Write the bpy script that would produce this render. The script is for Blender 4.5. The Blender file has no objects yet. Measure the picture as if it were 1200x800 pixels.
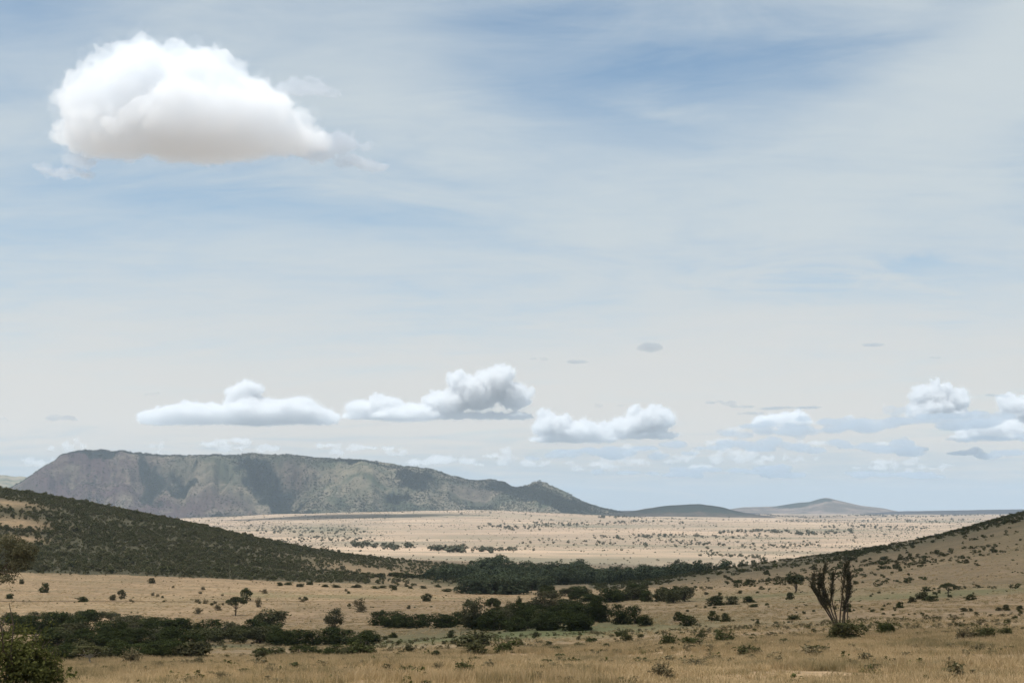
import bpy, math, random
import numpy as np
from mathutils import Vector, Matrix

R = math.radians
rng = np.random.default_rng(7)
random.seed(7)
scene = bpy.context.scene
COL = scene.collection

# ------------------------------------------------------------------ camera
PITCH = math.atan(197 / 1667.0)
cam_d = bpy.data.cameras.new('camera')
cam = bpy.data.objects.new('camera', cam_d)
COL.objects.link(cam)
cam_d.sensor_width = 36.0
cam_d.lens = 36.0 * 1667 / 1200
cam_d.clip_start = 0.1
cam_d.clip_end = 200000.0
cam.location = (0, 0, 0)
cam.rotation_euler = (math.pi / 2 + PITCH, 0, 0)
cam_d.dof.use_dof = True
cam_d.dof.focus_distance = 900.0
cam_d.dof.aperture_fstop = 2.8
scene.camera = cam

# ------------------------------------------------------------------ sun, sky, exposure
SUN_EL, SUN_AZ = 72.0, -112.0            # azimuth from +Y towards +X
sd = Vector((math.cos(R(SUN_EL)) * math.sin(R(SUN_AZ)), math.cos(R(SUN_EL)) * math.cos(R(SUN_AZ)), math.sin(R(SUN_EL))))
sl = bpy.data.lights.new('sun', 'SUN')
sl.energy = 4.9
sl.angle = R(0.6)
sl.color = (1.0, 0.96, 0.90)
sun = bpy.data.objects.new('sun', sl)
COL.objects.link(sun)
sun.rotation_euler = (-sd).to_track_quat('-Z', 'Y').to_euler()

vs = scene.view_settings
vs.view_transform = 'Standard'
vs.look = 'None'
vs.gamma = 1.0
vs.use_curve_mapping = False
vs.exposure = 0.22

cy = scene.cycles
cy.use_denoising = True
cy.denoiser = 'OPENIMAGEDENOISE'
cy.denoising_input_passes = 'RGB_ALBEDO_NORMAL'
cy.denoising_prefilter = 'ACCURATE'
cy.max_bounces = 10
cy.diffuse_bounces = 3
cy.glossy_bounces = 2
cy.transmission_bounces = 4
cy.volume_bounces = 8
cy.transparent_max_bounces = 24
cy.sample_clamp_indirect = 6.0
cy.use_adaptive_sampling = True
cy.adaptive_threshold = 0.02


class NT:
    """small helper around a node tree"""
    def __init__(self, tree):
        self.t = tree

    def n(self, kind, **kw):
        nd = self.t.nodes.new(kind)
        for k, v in kw.items():
            setattr(nd, k, v)
        return nd

    def l(self, a, b):
        self.t.links.new(a, b)

    def put(self, sock, v):
        if v is None:
            return
        if isinstance(v, bpy.types.NodeSocket):
            self.l(v, sock)
        else:
            sock.default_value = v

    def m(self, op, a, b=None, c=None, clamp=False):
        nd = self.n('ShaderNodeMath', operation=op, use_clamp=clamp)
        self.put(nd.inputs[0], a)
        self.put(nd.inputs[1], b)
        self.put(nd.inputs[2], c)
        return nd.outputs[0]

    def mix(self, f, a, b, blend='MIX'):
        nd = self.n('ShaderNodeMix', data_type='RGBA', blend_type=blend)
        self.put(nd.inputs[0], f)
        for s, v in ((nd.inputs[6], a), (nd.inputs[7], b)):
            if isinstance(v, tuple) and len(v) == 3:
                v = v + (1.0,)
            self.put(s, v)
        return nd.outputs[2]

    def noise(self, vec, scale, detail=4.0, rough=0.55, dist=0.0):
        nd = self.n('ShaderNodeTexNoise')
        nd.inputs['Scale'].default_value = scale
        nd.inputs['Detail'].default_value = detail
        nd.inputs['Roughness'].default_value = rough
        nd.inputs['Distortion'].default_value = dist
        if vec is not None:
            self.l(vec, nd.inputs['Vector'])
        return nd.outputs['Fac']

    def ramp(self, v, a, b):
        nd = self.n('ShaderNodeMapRange', interpolation_type='SMOOTHSTEP')
        self.put(nd.inputs['Value'], v)
        nd.inputs['From Min'].default_value = a
        nd.inputs['From Max'].default_value = b
        return nd.outputs['Result']

    def mapping(self, vec, scale, loc=(0, 0, 0), rot=0.0):
        nd = self.n('ShaderNodeMapping')
        self.l(vec, nd.inputs['Vector'])
        nd.inputs['Scale'].default_value = scale
        nd.inputs['Location'].default_value = loc
        nd.inputs['Rotation'].default_value = (0, 0, rot)
        return nd.outputs['Vector']


def build_world():
    w = bpy.data.worlds.new('World')
    scene.world = w
    w.use_nodes = True
    w.node_tree.nodes.clear()
    N = NT(w.node_tree)
    tc = N.n('ShaderNodeTexCoord')
    sky = N.n('ShaderNodeTexSky', sky_type='NISHITA')
    sky.sun_disc = False
    sky.sun_elevation = R(SUN_EL)
    sky.sun_rotation = R(SUN_AZ)
    sky.altitude = 1600.0
    sky.air_density = 1.0
    sky.dust_density = 0.8
    sky.ozone_density = 1.0
    # thin high cloud veil on a plane above the land: project the view direction onto it
    sep = N.n('ShaderNodeSeparateXYZ')
    N.l(tc.outputs['Generated'], sep.inputs[0])
    x, y, z = sep.outputs
    zc = N.m('ADD', N.m('MAXIMUM', z, 0.0), 0.10)
    px_ = N.m('DIVIDE', x, zc)
    py_ = N.m('DIVIDE', y, zc)
    comb = N.n('ShaderNodeCombineXYZ')
    N.l(px_, comb.inputs[0])
    N.l(py_, comb.inputs[1])
    p = comb.outputs[0]
    big = N.noise(N.mapping(p, (0.75, 0.55, 1), (3.1, 1.7, 0)), 1.0, 5.0, 0.55, 0.8)
    mid = N.noise(N.mapping(p, (1.5, 2.3, 1), (0.3, 5.2, 0), 0.5), 1.0, 7.0, 0.6, 1.2)
    fine = N.noise(N.mapping(p, (3.2, 8.0, 1), (1.3, 2.2, 0), 0.75), 1.0, 8.0, 0.65, 0.6)
    f = N.m('ADD', N.m('MULTIPLY', big, 0.55), N.m('ADD', N.m('MULTIPLY', mid, 0.50), N.m('MULTIPLY', fine, 0.30)))
    # openings and thicker banks of the veil (azimuth, elevation in degrees)
    az = N.m('MULTIPLY', N.m('ARCTAN2', x, y), 180 / math.pi)
    el = N.m('MULTIPLY', N.m('ARCSINE', z), 180 / math.pi)
    wob = N.noise(N.mapping(p, (1.1, 1.1, 1), (7.3, 0.2, 0)), 1.0, 4.0, 0.6)
    az = N.m('ADD', az, N.m('MULTIPLY', N.m('SUBTRACT', wob, 0.5), 9.0))
    el = N.m('ADD', el, N.m('MULTIPLY', N.m('SUBTRACT', mid, 0.5), 5.0))
    tot = f
    for (bx, by, sx, sy, amp) in SKY_BANKS:
        a0 = math.degrees(math.atan((bx - 600) / 1667.0))
        e0 = math.degrees(PITCH + math.atan((400 - by) / 1667.0))
        dx = N.m('DIVIDE', N.m('SUBTRACT', az, a0), sx / 29.1)
        dy = N.m('DIVIDE', N.m('SUBTRACT', el, e0), sy / 29.1)
        q = N.m('ADD', N.m('MULTIPLY', dx, dx), N.m('MULTIPLY', dy, dy))
        g = N.m('MULTIPLY', N.m('EXPONENT', N.m('MULTIPLY', q, -1.0)), amp)
        tot = N.m('ADD', tot, g)
    # the veil is seen edge-on towards the horizon, so it thickens there
    low = N.m('POWER', N.m('SUBTRACT', 1.0, N.m('MAXIMUM', z, 0.0), clamp=True), 9.0)
    tot = N.m('ADD', tot, N.m('MULTIPLY', low, 0.40))
    veil = N.ramp(tot, 0.13, 0.93)
    skyc = N.mix(1.0, sky.outputs[0], (0.092, 0.113, 0.112), 'MULTIPLY')
    hc = N.mix(N.ramp(el, 3.5, 13.0), (0.632, 0.625, 0.602), (0.525, 0.583, 0.612))
    hc = N.mix(N.ramp(el, 0.3, 3.5), (0.46, 0.53, 0.58), hc)
    col = N.mix(N.m('MULTIPLY', veil, 0.97), skyc, hc)
    bg = N.n('ShaderNodeBackground')
    N.l(col, bg.inputs['Color'])
    bg.inputs['Strength'].default_value = 1.0
    out = N.n('ShaderNodeOutputWorld')
    N.l(bg.outputs[0], out.inputs['Surface'])


SKY_BANKS = [  # photo position, spread in photo pixels, thickness
    (690, 110, 150, 60, -0.20), (900, 80, 170, 50, -0.17), (10, 20, 140, 60, -0.16), (620, 30, 120, 40, -0.10),
    (300, 238, 190, 24, -0.14), (520, 262, 120, 22, -0.08), (980, 345, 150, 16, -0.16), (1110, 20, 60, 40, -0.12),
    (1180, 120, 130, 120, 0.22), (450, 110, 130, 100, 0.10), (760, 118, 70, 18, 0.14), (800, 260, 200, 40, 0.08),
    (420, 20, 150, 40, -0.04),
]
build_world()


# ------------------------------------------------------------------ numeric helpers
def S(py):
    """height over distance of the view ray through photo row py"""
    dv = (400 - np.asarray(py, float)) / 1667.0
    c, s = math.cos(PITCH), math.sin(PITCH)
    return (s + dv * c) / (c - dv * s)


def U(px, py):
    dv = (400 - np.asarray(py, float)) / 1667.0
    c, s = math.cos(PITCH), math.sin(PITCH)
    return ((np.asarray(px, float) - 600) / 1667.0) / (c - dv * s)


def pchip(x, y, xi):
    x = np.asarray(x, float)
    y = np.asarray(y, float)
    h = np.diff(x)
    d = np.diff(y) / h
    m = np.zeros_like(y)
    m[0], m[-1] = d[0], d[-1]
    for i in range(1, len(x) - 1):
        if d[i - 1] * d[i] > 0:
            w1, w2 = 2 * h[i] + h[i - 1], h[i] + 2 * h[i - 1]
            m[i] = (w1 + w2) / (w1 / d[i - 1] + w2 / d[i])
    xi = np.clip(xi, x[0], x[-1])
    k = np.clip(np.searchsorted(x, xi, side='right') - 1, 0, len(x) - 2)
    t = (xi - x[k]) / h[k]
    return ((1 + 2 * t) * (1 - t) ** 2 * y[k] + t * (1 - t) ** 2 * h[k] * m[k]
            + t * t * (3 - 2 * t) * y[k + 1] + t * t * (t - 1) * h[k] * m[k + 1])


_P = rng.random((256, 256)).astype(np.float32)


def vnoise(x, y):
    xi = np.floor(x).astype(int)
    yi = np.floor(y).astype(int)
    fx, fy = x - xi, y - yi
    fx = fx * fx * (3 - 2 * fx)
    fy = fy * fy * (3 - 2 * fy)
    a = _P[xi & 255, yi & 255]
    b = _P[(xi + 1) & 255, yi & 255]
    c = _P[xi & 255, (yi + 1) & 255]
    d = _P[(xi + 1) & 255, (yi + 1) & 255]
    return (a * (1 - fx) + b * fx) * (1 - fy) + (c * (1 - fx) + d * fx) * fy


def fbm(x, y, o=4):
    v, a, t = 0.0, 0.5, 0.0
    for i in range(o):
        v = v + a * vnoise(x * 2 ** i + 17.3 * i, y * 2 ** i - 9.1 * i)
        t += a
        a *= 0.5
    return v / t          # 0..1


# ------------------------------------------------------------------ ground shape: photo row seen at each depth and column
PXC = [-500, 0, 200, 400, 560, 700, 850, 1000, 1100, 1200, 1700]
ROWS = [  # depth, rows
    (60,   [812, 806, 803, 801, 800, 799, 797, 795, 793, 792, 780]),
    (90,   [798, 793, 790, 787, 784, 782, 776, 770, 767, 764, 752]),
    (130,  [782, 779, 776, 772, 767, 763, 755, 748, 745, 742, 726]),
    (200,  [768, 766, 764, 759, 751, 745, 737, 729, 726, 722, 700]),
    (300,  [744, 743, 742, 738, 732, 726, 718, 709, 705, 701, 676]),
    (400,  [712, 715, 716, 716, 714, 709, 702, 694, 689, 683, 650]),
    (500,  [686, 691, 695, 698, 700, 697, 688, 677, 668, 655, 612]),
    (600,  [658, 668, 674, 684, 692, 690, 677, 662, 648, 629, 580]),
    (700,  [628, 645, 656, 675, 687, 686, 670, 650, 632, 608, 555]),
    (800,  [596, 620, 638, 667, 681, 683, 666, 645, 627, 601, 545]),
    (950,  [556, 585, 615, 656, 674, 679, 669, 651, 636, 616, 575]),
    (1080, [540, 573, 608, 649, 667, 674, 672, 662, 652, 640, 605]),
    (1250, [560, 590, 622, 650, 661, 667, 668, 665, 662, 656, 640]),
    (1600, [640, 645, 647, 650, 652, 654, 656, 657, 657, 657, 655]),
    (2200, [638, 638, 638, 639, 639, 640, 641, 642, 642, 642, 642]),
    (3200, [625, 625, 625, 625, 625, 626, 628, 629, 630, 630, 630]),
    (4600, [617, 616, 614, 611, 610, 613, 616, 618, 619, 619, 618]),
    (6300, [612, 611, 608, 601, 598.5, 604, 609, 611, 611, 611, 611]),
    (8000, [609, 609, 608, 605, 604, 605, 607, 608, 607, 607, 607]),
    (11000, [605, 605, 605, 604, 604, 604, 604, 604, 603.5, 603.5, 603.5]),
    (16000, [602] * 11),
    (27000, [599.6] * 11),
]
_D = [1.0, 20.0, 40.0] + [r[0] for r in ROWS]
_LD = np.linspace(math.log(1.0), math.log(27000.0), 3000)
_PXD = np.linspace(PXC[0], PXC[-1], 441)
_ZT = np.zeros((len(PXC), len(_LD)))
for _i in range(len(PXC)):
    zz = [-2.2, -3.5, -5.4] + [float(S(r[1][_i])) * r[0] for r in ROWS]
    _ZT[_i] = pchip(np.log(_D), zz, _LD)
_ZZ = np.zeros((len(_PXD), len(_LD)))
for _k in range(len(_LD)):
    _ZZ[:, _k] = pchip(PXC, _ZT[:, _k], _PXD)


def dpx(x, y):
    r = np.hypot(x, y)
    D = np.maximum(np.maximum(y, 0.72 * r), 1.0)
    return D, 600 + 1667 * 1.012 * x / D


def G(x, y):
    x = np.asarray(x, float)
    y = np.asarray(y, float)
    D, px = dpx(x, y)
    a = np.clip((px - _PXD[0]) / (_PXD[1] - _PXD[0]), 0, len(_PXD) - 1.001)
    b = np.clip((np.log(D) - _LD[0]) / (_LD[1] - _LD[0]), 0, len(_LD) - 1.001)
    ia, ib = a.astype(int), b.astype(int)
    fa, fb = a - ia, b - ib
    z = (_ZZ[ia, ib] * (1 - fa) + _ZZ[ia + 1, ib] * fa) * (1 - fb) + (_ZZ[ia, ib + 1] * (1 - fa) + _ZZ[ia + 1, ib + 1] * fa) * fb
    amp = np.clip(D / 60.0, 0.15, 1.0)
    z = z + amp * ((fbm(x / 55, y / 55) - 0.5) * 1.3 + (fbm(x / 9 + 40, y / 9, 3) - 0.5) * 0.35)
    z = z + np.clip((D - 300) / 900, 0, 1) * (fbm(x / 260 + 9, y / 260) - 0.5) * 4.0
    z = z + np.clip((D - 1300) / 2500, 0, 1) * (fbm(x / 1100 + 3, y / 700) - 0.5) * 24.0
    return z


def at(px, py, ymin=45.0, ymax=9000.0):
    """where the view ray through a photo point first meets the ground"""
    Y = np.exp(np.linspace(math.log(ymin), math.log(ymax), 4000))
    x = U(px, py) * Y
    z = float(S(py)) * Y
    below = np.nonzero(z <= G(x, Y))[0]
    k = below[0] if len(below) else int(np.argmin(z - G(x, Y)))
    return float(x[k]), float(Y[k]), float(G(x[k:k + 1], Y[k:k + 1])[0])


# ------------------------------------------------------------------ object helpers
def mesh_np(name, verts, faces, mats=(), smooth=False, attrs=None):
    """faces: (n,3) or (n,4) index array, or a list of such arrays"""
    me = bpy.data.meshes.new(name)
    verts = np.asarray(verts, np.float32)
    fl = faces if isinstance(faces, list) else [faces]
    fl = [np.asarray(f, np.int32) for f in fl if len(f)]
    me.vertices.add(len(verts))
    me.vertices.foreach_set('co', verts.ravel())
    nl = sum(f.size for f in fl)
    npoly = sum(len(f) for f in fl)
    me.loops.add(nl)
    me.loops.foreach_set('vertex_index', np.concatenate([f.ravel() for f in fl]))
    me.polygons.add(npoly)
    tot = np.concatenate([np.full(len(f), f.shape[1], np.int32) for f in fl])
    start = np.concatenate([[0], np.cumsum(tot)[:-1]]).astype(np.int32)
    me.polygons.foreach_set('loop_start', start)
    me.polygons.foreach_set('loop_total', tot)
    if smooth:
        me.polygons.foreach_set('use_smooth', np.ones(npoly, bool))
    for k, v in (attrs or {}).items():
        at_ = me.attributes.new(k, 'FLOAT', 'POINT')
        at_.data.foreach_set('value', np.asarray(v, np.float32))
    me.update(calc_edges=True)
    for m in mats:
        me.materials.append(m)
    return me


def obj(name, me, parent=None, label=None, cat=None, group=None, kind=None, loc=None):
    o = bpy.data.objects.new(name, me)
    COL.objects.link(o)
    if parent is not None:
        o.parent = parent
    if loc is not None:
        o.location = loc
    for k, v in (('label', label), ('category', cat), ('group', group), ('kind', kind)):
        if v:
            o[k] = v
    return o


def mat(name):
    m = bpy.data.materials.new(name)
    m.use_nodes = True
    m.node_tree.nodes.clear()
    return m, NT(m.node_tree)


def finish(N, col, rough=0.9, normal=None, spec=0.15):
    b = N.n('ShaderNodeBsdfPrincipled')
    N.put(b.inputs['Base Color'], col)
    b.inputs['Roughness'].default_value = rough
    b.inputs['Specular IOR Level'].default_value = spec
    if normal is not None:
        N.l(normal, b.inputs['Normal'])
    o = N.n('ShaderNodeOutputMaterial')
    N.l(b.outputs[0], o.inputs['Surface'])


# ------------------------------------------------------------------ materials
def ground_material():
    m, N = mat('dry_grassland')
    geo = N.n('ShaderNodeNewGeometry')
    p = geo.outputs['Position']

    def attr(n):
        a = N.n('ShaderNodeAttribute')
        a.attribute_name = n
        return a.outputs['Fac']
    n1 = N.noise(N.mapping(p, (1, 1, 0.2)), 0.006, 5, 0.6)
    n2 = N.noise(N.mapping(p, (1, 1, 0.2), (50, 3, 0)), 0.05, 5, 0.62, 0.4)
    n3 = N.noise(N.mapping(p, (1, 1, 0.2), (5, 31, 0)), 0.45, 4, 0.65)
    n4 = N.noise(p, 2.6, 3, 0.7)
    c = N.mix(N.ramp(n2, 0.34, 0.66), (0.355, 0.248, 0.148), (0.272, 0.190, 0.114))
    c = N.mix(N.m('MULTIPLY', N.ramp(n3, 0.42, 0.70), 0.75), c, (0.170, 0.128, 0.076))
    c = N.mix(N.m('MULTIPLY', N.ramp(n4, 0.48, 0.72), 0.45), c, (0.118, 0.092, 0.055))
    c = N.mix(N.m('MULTIPLY', N.ramp(n1, 0.47, 0.66), 0.55), c, (0.190, 0.156, 0.083))
    n5 = N.noise(N.mapping(p, (0.22, 1.0, 0.2), (9, 13, 0)), 0.11, 5, 0.62, 0.3)
    c = N.mix(N.m('MULTIPLY', N.ramp(n5, 0.50, 0.68), 0.62), c, (0.150, 0.124, 0.074))
    # greener swards, bare reddish earth, shrubby ground, pale far grass: growth and soil with their own extents
    gr = N.m('MULTIPLY', attr('green'), N.m('ADD', 0.55, N.m('MULTIPLY', n2, 0.9)), clamp=True)
    c = N.mix(gr, c, (0.135, 0.140, 0.064))
    so = N.ramp(N.m('ADD', attr('soil'), N.m('MULTIPLY', N.m('SUBTRACT', n2, 0.5), 1.1)), 0.45, 0.8)
    c = N.mix(N.m('MULTIPLY', so, 0.8), c, (0.225, 0.140, 0.098))
    sc = N.m('MULTIPLY', attr('scrub'), N.ramp(N.m('ADD', n2, N.m('MULTIPLY', n3, 0.5)), 0.10, 0.50))
    c = N.mix(sc, c, (0.064, 0.062, 0.038))
    fa = attr('far')
    nf = N.noise(N.mapping(p, (0.6, 1.4, 0.2), (11, 4, 0)), 0.0022, 6, 0.62, 0.5)
    fc = N.mix(N.ramp(nf, 0.38, 0.62), (0.368, 0.278, 0.200), (0.262, 0.202, 0.150))
    fc = N.mix(N.m('MULTIPLY', N.ramp(N.noise(N.mapping(p, (0.7, 1.7, 0.2), (2, 7, 0)), 0.0052, 6, 0.65), 0.48, 0.64), 0.75), fc, (0.185, 0.160, 0.118))
    fc = N.mix(N.m('MULTIPLY', N.ramp(N.noise(N.mapping(p, (0.5, 1.6, 0.2), (22, 1, 0)), 0.0011, 4, 0.6), 0.50, 0.66), 0.5), fc, (0.190, 0.172, 0.125))
    np_ = N.noise(N.mapping(p, (0.7, 1.2, 0.2), (3, 3, 0)), 0.012, 6, 0.7)
    fc = N.mix(N.m('MULTIPLY', attr('patch'), N.ramp(np_, 0.28, 0.50), clamp=True), fc, (0.150, 0.138, 0.098))
    c = N.mix(fa, c, fc)
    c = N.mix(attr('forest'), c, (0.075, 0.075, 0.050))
    bump = N.n('ShaderNodeBump')
    bump.inputs['Strength'].default_value = 0.7
    bump.inputs['Distance'].default_value = 0.35
    N.l(N.m('ADD', N.m('MULTIPLY', n4, 0.6), n3), bump.inputs['Height'])
    finish(N, c, 0.95, bump.outputs[0], 0.05)
    return m


def leaf_material(name, dark, light, trans=0.22, dry=None, shade=0.55, patch=None):
    m, N = mat(name)
    oi = N.n('ShaderNodeObjectInfo')
    geo = N.n('ShaderNodeNewGeometry')
    r1 = oi.outputs['Random']
    rl = geo.outputs['Random Per Island']
    c = N.mix(rl, dark, light)
    c = N.mix(N.m('MULTIPLY', N.ramp(r1, 0.0, 1.0), shade), c, tuple(0.5 * (a + b) * 0.62 for a, b in zip(dark, light)))
    if dry:
        f = N.m('MULTIPLY', N.m('FRACT', N.m('MULTIPLY', r1, 7.31)), 0.75)
        c = N.mix(f, c, dry)
    if patch:
        pn = N.noise(geo.outputs['Position'], 0.16, 4, 0.65, 0.3)
        c = N.mix(N.m('MULTIPLY', N.ramp(pn, 0.46, 0.64), 0.75), c, patch)
    d = N.n('ShaderNodeBsdfDiffuse')
    t = N.n('ShaderNodeBsdfTranslucent')
    N.l(c, d.inputs['Color'])
    N.l(N.mix(0.5, c, (0.10, 0.11, 0.03)), t.inputs['Color'])
    mx = N.n('ShaderNodeMixShader')
    mx.inputs[0].default_value = trans
    N.l(d.outputs[0], mx.inputs[1])
    N.l(t.outputs[0], mx.inputs[2])
    o = N.n('ShaderNodeOutputMaterial')
    N.l(mx.outputs[0], o.inputs['Surface'])
    return m


def bark_material(name, a, b):
    m, N = mat(name)
    geo = N.n('ShaderNodeNewGeometry')
    n = N.noise(N.mapping(geo.outputs['Position'], (1, 1, 0.25)), 9.0, 4, 0.6)
    bump = N.n('ShaderNodeBump')
    bump.inputs['Strength'].default_value = 0.6
    bump.inputs['Distance'].default_value = 0.05
    N.l(n, bump.inputs['Height'])
    finish(N, N.mix(n, a, b), 0.9, bump.outputs[0], 0.1)
    return m


def mesa_material(name, tan, veg, rock):
    m, N = mat(name)
    geo = N.n('ShaderNodeNewGeometry')
    p = geo.outputs['Position']

    def attr(n):
        a = N.n('ShaderNodeAttribute')
        a.attribute_name = n
        return a.outputs['Fac']
    n1 = N.noise(p, 0.0035, 6, 0.62, 0.4)
    n2 = N.noise(p, 0.018, 5, 0.65)
    c = N.mix(N.ramp(n1, 0.40, 0.62), tan, veg)
    c = N.mix(N.m('MULTIPLY', N.ramp(n2, 0.50, 0.66), 0.7), c, tuple(v * 0.55 for v in veg))
    rk = N.m('MULTIPLY', attr('rock'), N.ramp(N.m('ADD', n1, N.m('MULTIPLY', n2, 0.5)), 0.48, 0.80), clamp=True)
    c = N.mix(rk, c, rock)
    c = N.mix(N.m('MULTIPLY', N.ramp(attr('wood'), 0.18, 0.42), N.ramp(n2, 0.2, 0.45), clamp=True), c, (0.024, 0.032, 0.026))
    bump = N.n('ShaderNodeBump')
    bump.inputs['Strength'].default_value = 0.8
    bump.inputs['Distance'].default_value = 14.0
    N.l(n2, bump.inputs['Height'])
    finish(N, c, 0.95, bump.outputs[0], 0.03)
    return m


M_GROUND = ground_material()
M_RIVER = leaf_material('river_tree_leaves', (0.025, 0.034, 0.014), (0.062, 0.073, 0.029), 0.18)
M_OLIVE = leaf_material('olive_tree_leaves', (0.050, 0.055, 0.024), (0.105, 0.110, 0.050), 0.2, (0.105, 0.092, 0.060))
M_BUSH = leaf_material('bush_leaves', (0.034, 0.043, 0.017), (0.080, 0.088, 0.035), 0.18, (0.085, 0.076, 0.044))
M_SCRUB = leaf_material('scrub_leaves', (0.062, 0.068, 0.034), (0.150, 0.152, 0.080), 0.22, (0.145, 0.128, 0.080))
M_FARVEG = leaf_material('far_bush_leaves', (0.036, 0.044, 0.024), (0.080, 0.086, 0.044), 0.1)
M_NEAR = leaf_material('near_bush_leaves', (0.048, 0.055, 0.018), (0.130, 0.132, 0.045), 0.28)
M_GREENBUSH = leaf_material('fresh_bush_leaves', (0.042, 0.052, 0.019), (0.095, 0.106, 0.040), 0.22, (0.095, 0.086, 0.045))
M_FARWOOD = leaf_material('far_wood_leaves', (0.040, 0.053, 0.033), (0.105, 0.122, 0.076), 0.2)
M_PLAIN = leaf_material('plain_tree_leaves', (0.070, 0.076, 0.052), (0.140, 0.140, 0.100), 0.1)
M_DRY = leaf_material('dry_scrub_leaves', (0.120, 0.098, 0.058), (0.215, 0.175, 0.100), 0.2)
M_ERICA = leaf_material('upright_tree_leaves', (0.034, 0.033, 0.020), (0.082, 0.073, 0.044), 0.12)
M_BARK = bark_material('dark_bark', (0.050, 0.038, 0.028), (0.105, 0.082, 0.060))
M_PALEBARK = bark_material('pale_bark', (0.26, 0.23, 0.18), (0.42, 0.38, 0.30))
M_GRASS = leaf_material('straw_grass', (0.345, 0.235, 0.130), (0.640, 0.475, 0.290), 0.45, (0.470, 0.345, 0.190), 0.2, (0.185, 0.150, 0.080))

# ------------------------------------------------------------------ ground sheet
def gauss(px, D, c, d, sp, sd_):
    return np.exp(-((px - c) / sp) ** 2 - ((np.log(D) - math.log(d)) / sd_) ** 2)


LHILL_FOOT = ([-600, 0, 200, 400, 500, 560], [560, 585, 590, 610, 640, 780])
RHILL_FOOT = ([640, 700, 800, 1000, 1200, 1800], [900, 640, 540, 445, 400, 330])


def left_hill(px, D):
    f = np.interp(px, *LHILL_FOOT)
    return (px < 560) & (D > f) & (D < 1400)


def right_hill(px, D):
    f = np.interp(px, *RHILL_FOOT)
    return (px > 690) & (D > f) & (D < 1150)


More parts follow.
